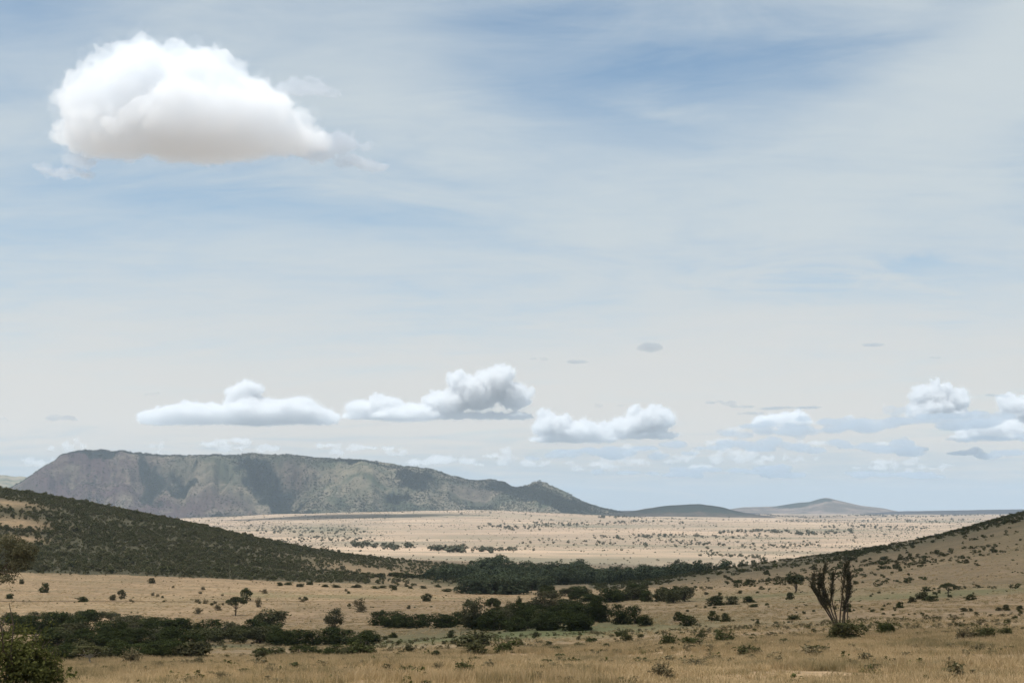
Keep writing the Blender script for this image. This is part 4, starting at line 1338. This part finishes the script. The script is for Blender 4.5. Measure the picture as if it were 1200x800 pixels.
# foreground grass
GT = [grass_tuft('grass_tuft_%d' % i, 30, 0.42, 0.28, M_GRASS, 0.9) for i in range(5)]


def keep_grass(px, D, x):
    c = fbm(x / 6 + 2, D / 6, 3)
    lawn = gauss(px, D, 640, 232, 100, 0.16) + 0.8 * gauss(px, D, 470, 225, 110, 0.15) + gauss(px, D, 270, 222, 45, 0.07) + 0.8 * gauss(px, D, 1090, 365, 170, 0.07)
    return (rng.random(len(px)) > lawn * 1.2) & (rng.random(len(px)) < np.clip(0.15 + (c - 0.35) * 2.2, 0.05, 1) * np.clip((640 - D) / 420, 0, 1))


px, D, P = pts_px(175000, -700, 1900, 24, 150, keep_grass)
h = rng.uniform(0.5, 1.3, len(P)) * (0.35 + 1.3 * fbm(P[:, 0] / 7, P[:, 1] / 7, 3))
P[:, 2] -= 0.02
scatter('grass', P, h, GT, 'tall dry straw-coloured grass over the near slope', 'grass', np.full(len(P), 1.0))
px, D, P = pts_px(150000, -300, 1600, 150, 620, keep_grass)
h = rng.uniform(0.35, 0.9, len(P))
P[:, 2] -= 0.02
scatter('meadow_grass', P, h, GT, 'short dry grass over the fields of the valley floor', 'grass', np.full(len(P), 1.5))


SP_WEED = [scatter_proto('weed_%d' % i, 130, 0.06, M_DRY, 1.0, 6) for i in range(3)] + [scatter_proto('weed_green', 130, 0.06, M_NEAR, 1.0, 6), scatter_proto('weed_dark', 130, 0.06, M_BUSH, 0.8, 6)]
px, D, P = pts_px(9500, -160, 1400, 48, 230, lambda px, D, x: rng.random(len(px)) < np.clip((fbm(x / 9 + 20, D / 9, 3) - 0.40) * 3, 0.05, 1))
h = rng.uniform(0.15, 0.55, len(P)) * np.where(rng.random(len(P)) < 0.1, 1.5, 1)
scatter('grass_weeds', P, h, SP_WEED, 'dull olive and brown weeds standing in the near grass', 'weeds', h * rng.uniform(1.0, 2.2, len(P)))


# ------------------------------------------------------------------ vehicle track across the field
def ribbon(name, pts, width, mt, label):
    q = np.array([at(a, b) for a, b in pts])
    k = np.linspace(0, len(q) - 1, 220)
    xy = np.stack([np.interp(k, np.arange(len(q)), q[:, j]) for j in range(2)], -1)
    xy[:, 1] += (fbm(k / 9, k * 0 + 3) - 0.5) * 6
    d = np.gradient(xy, axis=0)
    d /= np.linalg.norm(d, axis=1, keepdims=True)
    nrm = np.stack([-d[:, 1], d[:, 0]], -1)
    w = width * (0.6 + 0.8 * fbm(k / 5, k * 0 + 8))[:, None]
    offs = np.linspace(-1, 1, 5)
    V = []
    for o_ in offs:
        p = xy + nrm * w * o_
        V.append(np.stack([p[:, 0], p[:, 1], G(p[:, 0], p[:, 1]) + 0.10 - 0.05 * (1 - abs(o_))], -1))
    V = np.stack(V, 1)
    i = np.arange(219)[:, None] * 5 + np.arange(4)[None]
    f = np.stack([i, i + 1, i + 6, i + 5], -1).reshape(-1, 4)
    obj(name, mesh_np(name, V.reshape(-1, 3), f, [mt], True), kind='structure', label=label)


m_track, N = mat('bare_track_soil')
g_ = N.n('ShaderNodeNewGeometry')
nn = N.noise(g_.outputs['Position'], 0.3, 4, 0.6)
finish(N, N.mix(nn, (0.115, 0.088, 0.052), (0.215, 0.150, 0.098)), 0.95, None, 0.05)
ribbon('path', [(-40, 704), (60, 704), (160, 704), (260, 704), (360, 704.5), (450, 704), (540, 704.5), (590, 706)], 0.9, m_track, 'faint dark track running across the tan field')


# ------------------------------------------------------------------ haze: one even box of air over the whole land
def haze_box():
    x0, x1, y0, y1, z0, z1 = -28500, 28500, -28500, 28500, -140, 470
    v = [(x0, y0, z0), (x1, y0, z0), (x1, y1, z0), (x0, y1, z0), (x0, y0, z1), (x1, y0, z1), (x1, y1, z1), (x0, y1, z1)]
    f = [(0, 3, 2, 1), (4, 5, 6, 7), (0, 1, 5, 4), (1, 2, 6, 5), (2, 3, 7, 6), (3, 0, 4, 7)]
    m, N = mat('haze_air')
    vol = N.n('ShaderNodeVolumePrincipled')
    vol.inputs['Color'].default_value = (0.64, 0.81, 1.0, 1)
    vol.inputs['Density'].default_value = 3.0e-5
    vol.inputs['Anisotropy'].default_value = 0.2
    o = N.n('ShaderNodeOutputMaterial')
    N.l(vol.outputs[0], o.inputs['Volume'])
    m.cycles.homogeneous_volume = True if hasattr(m.cycles, 'homogeneous_volume') else False
    obj('haze', mesh_np('haze', v, np.array(f), [m]), kind='stuff', label='thin pale haze over the whole valley and plain', cat='haze')


haze_box()


# ------------------------------------------------------------------ clouds
def cloud_material(name, dens, col=(0.99, 0.99, 0.99), aniso=0.35):
    m, N = mat(name)
    vol = N.n('ShaderNodeVolumePrincipled')
    vol.inputs['Color'].default_value = col + (1,)
    vol.inputs['Density'].default_value = dens
    vol.inputs['Anisotropy'].default_value = aniso
    o = N.n('ShaderNodeOutputMaterial')
    N.l(vol.outputs[0], o.inputs['Volume'])
    return m


_ICO = None


def ico():
    global _ICO
    if _ICO is None:
        import bmesh
        bm = bmesh.new()
        bmesh.ops.create_icosphere(bm, subdivisions=3, radius=1.0)
        _ICO = (np.array([v.co[:] for v in bm.verts]), np.array([[v.index for v in f.verts] for f in bm.faces]))
        bm.free()
    return _ICO


_TEX = {}


def cloud_body(ells, vox, lump, fine, mt, label, name='cloud', group=None, bz=None, kind=None, parent=None):
    """ells: world ellipsoids (x, y, z, rx, ry, rz) merged into one lumpy closed body of vapour"""
    iv, if_ = ico()
    V = [iv * np.array(e[3:6]) + np.array(e[:3]) for e in ells]
    F = [if_ + k * len(iv) for k in range(len(ells))]
    me = mesh_np(name + '_puffs', np.concatenate(V), np.concatenate(F))
    tmp = bpy.data.objects.new('tmp', me)
    COL.objects.link(tmp)
    rm = tmp.modifiers.new('r', 'REMESH')
    rm.mode = 'VOXEL'
    rm.voxel_size = vox
    for sz, st in (lump, fine):
        key = round(sz, 1)
        if key not in _TEX:
            t = bpy.data.textures.new('billow_%s' % key, 'CLOUDS')
            t.noise_scale = sz
            t.noise_depth = 3
            t.noise_type = 'HARD_NOISE'
            _TEX[key] = t
        d = tmp.modifiers.new('d', 'DISPLACE')
        d.texture = _TEX[key]
        d.texture_coords = 'GLOBAL'
        d.strength = st
        d.mid_level = 0.35
    rm = tmp.modifiers.new('r2', 'REMESH')      # closes the folds the billows make
    rm.mode = 'VOXEL'
    rm.voxel_size = vox * 1.05
    dg = bpy.context.evaluated_depsgraph_get()
    out = bpy.data.meshes.new_from_object(tmp.evaluated_get(dg))
    bpy.data.objects.remove(tmp)
    bpy.data.meshes.remove(me)
    n = len(out.vertices)
    co = np.empty(n * 3, np.float32)
    out.vertices.foreach_get('co', co)
    co = co.reshape(-1, 3)
    if bz is not None:            # flat-bottomed like a cumulus at its condensation level
        low = co[:, 2] < bz
        co[low, 2] = bz - (bz - co[low, 2]) * 0.30
    ctr = np.array([co[:, 0].mean(), co[:, 1].mean(), co[:, 2].min()])
    out.vertices.foreach_set('co', (co - ctr).ravel())
    out.update()
    out.materials.clear()
    out.materials.append(mt)
    if parent is not None:
        o = obj(name, out, parent)
        o.location = ctr - np.array(parent.location)
        return o
    return obj(name, out, label=label, cat='cloud', group=group, loc=ctr, kind=kind)


def cloud(puffs, Y, mt, label, group=None, base=None, voxel=2.2, lump=(22, 12), fine=(7, 5), depth=1.0, budget=22, fringe=None):
    """puffs: (photo x, photo y, half width px, half height px) of a cloud standing at depth Y"""
    s = Y / 1667.0
    E = []
    for (px, py, rx, ry) in puffs:
        x, z = U(px, py) * Y, float(S(py)) * Y
        E.append((x, Y, z, rx * s, rx * s * depth, ry * s))
        for k in range(int(budget * min(1.0, rx / 40 + 0.3))):     # smaller billows round the upper outline
            a = rng.uniform(-0.2, math.pi + 0.2)
            b = rng.uniform(-1.2, 1.2)
            q = rng.uniform(0.16, 0.38)
            E.append((x + rx * s * 0.9 * math.cos(a) * math.cos(b), Y - 0.9 * rx * s * depth * math.sin(b), z + ry * s * 0.9 * math.sin(a) * math.cos(b),
                      rx * s * q, rx * s * q * depth, min(ry * q * 1.25, rx * q) * s))
    bz = None if base is None else float(S(base)) * Y
    o = cloud_body(E, voxel * s, (lump[0] * s, lump[1] * s), (fine[0] * s, fine[1] * s), mt, label, 'cloud', group, bz)
    for k, (fm, grow, rag) in enumerate(fringe or []):      # thinner vapour round the dense core
        vo = voxel * 1.25
        g = [(e[0], e[1], e[2], e[3] * (1 + 0.3 * grow) + grow * 10 * s * voxel, e[4] * (1 + 0.3 * grow), e[5] * (1 + 0.3 * grow) + grow * 6 * s * voxel) for e in E]
        cloud_body(g, vo * s, (lump[0] * 0.8 * s, lump[1] * rag * s), (fine[0] * s, fine[1] * rag * 1.3 * s), fm, None, 'fringe', None, None if bz is None else bz - grow * 8 * s * voxel, None, o)
    return o


C_BIG = cloud_material('cumulus_vapour', 0.0115, (0.940, 0.960, 0.984))
C_FRINGE = cloud_material('cumulus_fringe', 0.0026, (0.94, 0.96, 0.985))
C_FRINGE2 = cloud_material('cumulus_outer_fringe', 0.0012, (0.90, 0.93, 0.965))
C_FARFRINGE = cloud_material('far_cumulus_fringe', 0.0007, (0.92, 0.94, 0.96))
C_DARK = cloud_material('shaded_cloudlet_vapour', 0.0036, (0.58, 0.64, 0.70))  # grey albedo stands in for the high veil shading these scraps
C_FAR = cloud_material('far_cumulus_vapour', 0.0095, (0.928, 0.942, 0.957), 0.4)
C_LOW = cloud_material('hazy_cumulus_vapour', 0.0028, (0.93, 0.94, 0.95), 0.35)
C_GREY = cloud_material('shaded_vapour', 0.0032, (0.70, 0.76, 0.82))
C_WISP = cloud_material('wisp_vapour', 0.0100, (0.72, 0.77, 0.84))
C_BANK = cloud_material('bank_vapour', 0.0060)

cloud([(190, 118, 74, 62), (130, 128, 58, 52), (160, 92, 52, 36), (235, 108, 60, 48), (285, 130, 58, 40), (235, 148, 110, 42), (130, 160, 62, 30), (310, 155, 56, 28), (348, 166, 40, 18)],
      5200, C_BIG, 'large bright white cumulus cloud high in the sky', base=180, voxel=1.7, lump=(24, 25), fine=(8, 8), depth=0.9, budget=24, fringe=[(C_FRINGE2, 0.30, 2.0)])
SMALLC = dict(voxel=0.75, lump=(10, 9), fine=(3.5, 4.5), budget=22)
# cumulus over the far country: puffs, depth, base row, label
for puffs, Y, base, lb in [
    ([(190, 491, 26, 8), (225, 487, 34, 11), (284, 477, 22, 18), (300, 486, 50, 13), (345, 484, 38, 12), (370, 490, 25, 8)], 30000, 497, 'long flat-based cumulus with one tall bright tower above the mesa'),
    ([(425, 480, 20, 8), (452, 476, 22, 9), (475, 487, 40, 9), (525, 474, 26, 13), (560, 464, 28, 17), (580, 454, 22, 18), (602, 467, 20, 13)], 30000, 491, 'heaped cumulus with its bright top leaning to one end'),
    ([(650, 504, 24, 13), (680, 508, 30, 10), (700, 511, 20, 8)], 33000, 518, 'puffy white cumulus low over the mesa tail'),
    ([(728, 505, 22, 9), (752, 498, 24, 12), (772, 493, 20, 12)], 33500, 514, 'rounded cumulus just right of the puffy low one'),
    ([(1082, 466, 14, 12), (1095, 470, 18, 13), (1118, 472, 18, 10), (1092, 480, 26, 10)], 36000, 490, 'brilliant white cumulus tower above the cloud bank'),
    ([(1150, 506, 26, 11), (1175, 504, 22, 9)], 33000, 515, 'small bright cumulus at the right end of the cloud bank'),
    ([(1195, 480, 22, 12), (1215, 486, 30, 10)], 34000, 496, 'white cumulus cut by the picture edge'),
    ([(905, 494, 22, 6), (930, 491, 18, 7)], 34000, 499, 'small bright cumulus head in the middle of the cloud bank'),
    ([(88, 519, 13, 9), (72, 527, 22, 8), (52, 540, 26, 9)], 38000, 552, 'bright cumulus rising behind the steep end of the mesa'),
    ([(180, 527, 14, 7)], 38000, 532, 'small cumulus just over the mesa top'),
    ([(268, 521, 34, 9), (300, 526, 30, 6)], 40000, 530, 'pale low cumulus behind the flat mesa top'),
    ([(388, 527, 30, 7), (440, 526, 30, 6), (468, 530, 20, 5)], 40000, 534, 'long low cumulus behind the sloping mesa top'),
    ([(525, 541, 44, 8), (570, 536, 34, 10), (605, 543, 24, 7)], 42000, 552, 'broken cumulus low over the mesa shoulder'),
    ([(655, 545, 22, 6), (700, 548, 30, 7), (715, 537, 22, 8), (740, 545, 24, 7)], 42000, 556, 'hazy cumulus low over the end of the mesa'),
    ([(828, 530, 28, 10), (860, 536, 36, 10), (800, 540, 24, 6), (895, 542, 30, 7)], 42000, 549, 'hazy cumulus above the low dark hill'),
    ([(940, 537, 24, 6), (1000, 546, 40, 6)], 43000, 553, 'thin hazy cumulus above the distant cone hill'),
    ([(1060, 543, 26, 8), (1095, 548, 20, 6)], 43000, 556, 'hazy cumulus over the long blue ridge'),
]:
    if Y > 37000:       # hazy, broken up
        frag = [(a + rng.uniform(-0.9, 0.9) * c, b + rng.uniform(-0.8, 0.5) * d, c * rng.uniform(0.16, 0.36), d * rng.uniform(0.3, 0.7)) for a, b, c, d in puffs for _ in range(5)]
        cloud(frag, Y, C_LOW, lb, 'cumulus clouds over the far country', None, **SMALLC)
        continue
    puffs = [(a, b - 0.12 * d, c, d * 1.15) for a, b, c, d in puffs]
    puffs += [(a + rng.normal() * c * 0.5, b - d * rng.uniform(0.3, 1.0), d * rng.uniform(0.5, 0.9), d * rng.uniform(0.45, 0.8)) for a, b, c, d in puffs for _ in range(2)]
    xa, xb = min(a - c * 0.8 for a, b, c, d in puffs), max(a + c * 0.8 for a, b, c, d in puffs)
    nb = max(2, int((xb - xa) / 22))
    puffs += [(xa + (xb - xa) * (k + 0.5) / nb, base - 3.5, 0.62 * (xb - xa) / nb + 4, 4.5) for k in range(nb)]     # level floor of the cloud
    cloud(puffs, Y, C_FAR, lb, 'cumulus clouds over the far country', base, fringe=[(C_FARFRINGE, 0.35, 1.6)], **SMALLC)
for puffs, Y, n, lb in [
    ([(1010, 492, 70, 5), (1060, 497, 90, 7), (960, 503, 80, 6), (1130, 489, 70, 6), (880, 508, 60, 5), (1060, 482, 24, 6), (1170, 514, 60, 4)], 31000, 9, 'long broken grey cloud bank stretching to the picture edge'),
    ([(840, 522, 60, 5), (920, 520, 70, 5), (1010, 524, 80, 5), (1120, 530, 70, 5)], 36000, 9, 'lower broken grey cloud layer under the bank'),
    ([(700, 528, 70, 5), (760, 534, 60, 5), (640, 534, 40, 4)], 39000, 7, 'faint broken grey layer over the mesa tail'),
    ([(860, 550, 90, 5), (1000, 556, 90, 4), (760, 556, 60, 4)], 45000, 8, 'faint lowest grey cloud layer just above the far hills'),
]:
    frag = [(a + rng.uniform(-1, 1) * c, b + rng.normal() * d * 0.5, c * rng.uniform(0.12, 0.30), d * rng.uniform(0.5, 1.1)) for a, b, c, d in puffs for _ in range(n)]
    cloud(frag, Y, C_GREY, lb, 'broken grey cloud layers', None, voxel=0.9, lump=(9, 5.0), fine=(3.5, 3), budget=6)
    tops = [(a + rng.uniform(-1, 1) * c, b - rng.uniform(0.2, 1.2) * d, c * rng.uniform(0.07, 0.15), d * rng.uniform(0.5, 0.9)) for a, b, c, d in puffs for _ in range(2)]
    cloud(tops, Y + 400, C_LOW, 'bright puffy heads rising from the ' + lb.replace('long ', '').replace('faint ', ''), 'bright cloud heads over the layers', None, voxel=0.9, lump=(9, 6.0), fine=(3.5, 3.5), budget=10)
for puffs, Y, lb in [
    ([(762, 407, 16, 5.5), (755, 408, 10, 4)], 22000, 'small dark lens-shaped cloud alone in the pale sky'),
    ([(70, 490, 22, 4), (62, 488, 10, 4)], 24000, 'flat grey cloudlet far left above the mesa'),
    ([(178, 461.5, 10, 3.2)], 24000, 'tiny grey cloudlet above the long flat-based cumulus'),
    ([(632, 420.5, 12, 2.4)], 24000, 'thin grey cloud streak left of the lens-shaped cloud'),
    ([(676, 424, 15, 2.0)], 24000, 'flat grey streak just below the lens-shaped cloud'),
    ([(704, 474, 8, 3.6)], 24000, 'small dark cloud scrap right of the heaped cumulus'),
    ([(727, 475, 9, 2.4)], 24000, 'flat dark cloud scrap beside the small one'),
    ([(848, 471, 20, 3.0), (875, 476, 24, 2.2)], 26000, 'thin grey streak cloud above the bank'),
    ([(925, 478, 44, 2.4), (890, 484, 30, 2.4)], 26000, 'long thin grey streak cloud touching the bank'),
    ([(1100, 419, 15, 1.6)], 26000, 'hair-thin grey streak high at the right'),
    ([(1022, 404, 14, 1.8)], 26000, 'faint grey streak right of the lens-shaped cloud'),
    ([(1170, 463, 18, 2.2)], 26000, 'short grey streak above the brilliant white tower'),
    ([(4, 490, 8, 2.5)], 26000, 'grey cloud scrap at the left picture edge'),
]:
    if 'lens' not in lb.split(' cloud')[0]:
        puffs = [(a + rng.uniform(-0.8, 0.8) * c, b + rng.normal() * d * 0.35, c * rng.uniform(0.2, 0.45), d * rng.uniform(0.35, 0.8)) for a, b, c, d in puffs for _ in range(6)]
    cloud(puffs, Y, C_DARK, lb, 'grey cloud streaks', None, voxel=0.8, lump=(9, 3.0), fine=(3.5, 1.6), budget=10)
for puffs, lb in [
    ([(355, 103, 30, 7), (385, 110, 18, 4), (335, 104, 16, 7)], 'grey wisp trailing behind the big cumulus top'),
    ([(395, 168, 26, 14), (370, 178, 26, 12), (430, 172, 10, 6), (438, 196, 20, 6), (412, 188, 22, 6)], 'ragged thin tail of the big cumulus'),
    ([(72, 203, 26, 5), (95, 190, 20, 8), (50, 196, 12, 6), (100, 206, 14, 4)], 'ragged grey fringe under the big cumulus edge'),
]:
    cloud(puffs, 5300, C_WISP, lb, None, None, voxel=1.3, lump=(14, 13), fine=(6, 7), budget=10)


# cloud banks overhead, out of the picture, that shade the valley and the mesa
def bank(n, x0, x1, y0, y1, z, r, rz, dens, label, thin=None):
    E = []
    rng = np.random.default_rng(n)
    off = (sd.x / sd.z * z, sd.y / sd.z * z)
    for i in range(n):
        gx, gy = rng.uniform(x0, x1), rng.uniform(y0, y1)
        k = 1.0 if thin is None else thin(gx, gy)
        if k <= 0:
            continue
        q = rng.uniform(0.7, 1.3)
        E.append((gx + off[0], gy + off[1], z + rng.normal() * rz * 0.1, r * q, r * q, rz * q * k))
    cloud_body(E, r / 9, (r * 0.8, rz * 0.5), (r * 0.25, rz * 0.2), dens, label)


def valley_thickness(x, y):
    if y < 190:
        return 0.2
    if y < 320:
        return 0.75
    if x > 60:
        return 1.4
    return 0.55 if y < 520 else 0.8


bank(215, -1000, 1100, -350, 1230, 1500, 200, 70, C_BANK, 'broad thin cloud overhead that shades the valley', valley_thickness)
bank(120, -5200, 3200, 8100, 11800, 5200, 520, 62, C_BANK, 'high cloud bank that shades the mesa and the far hills')
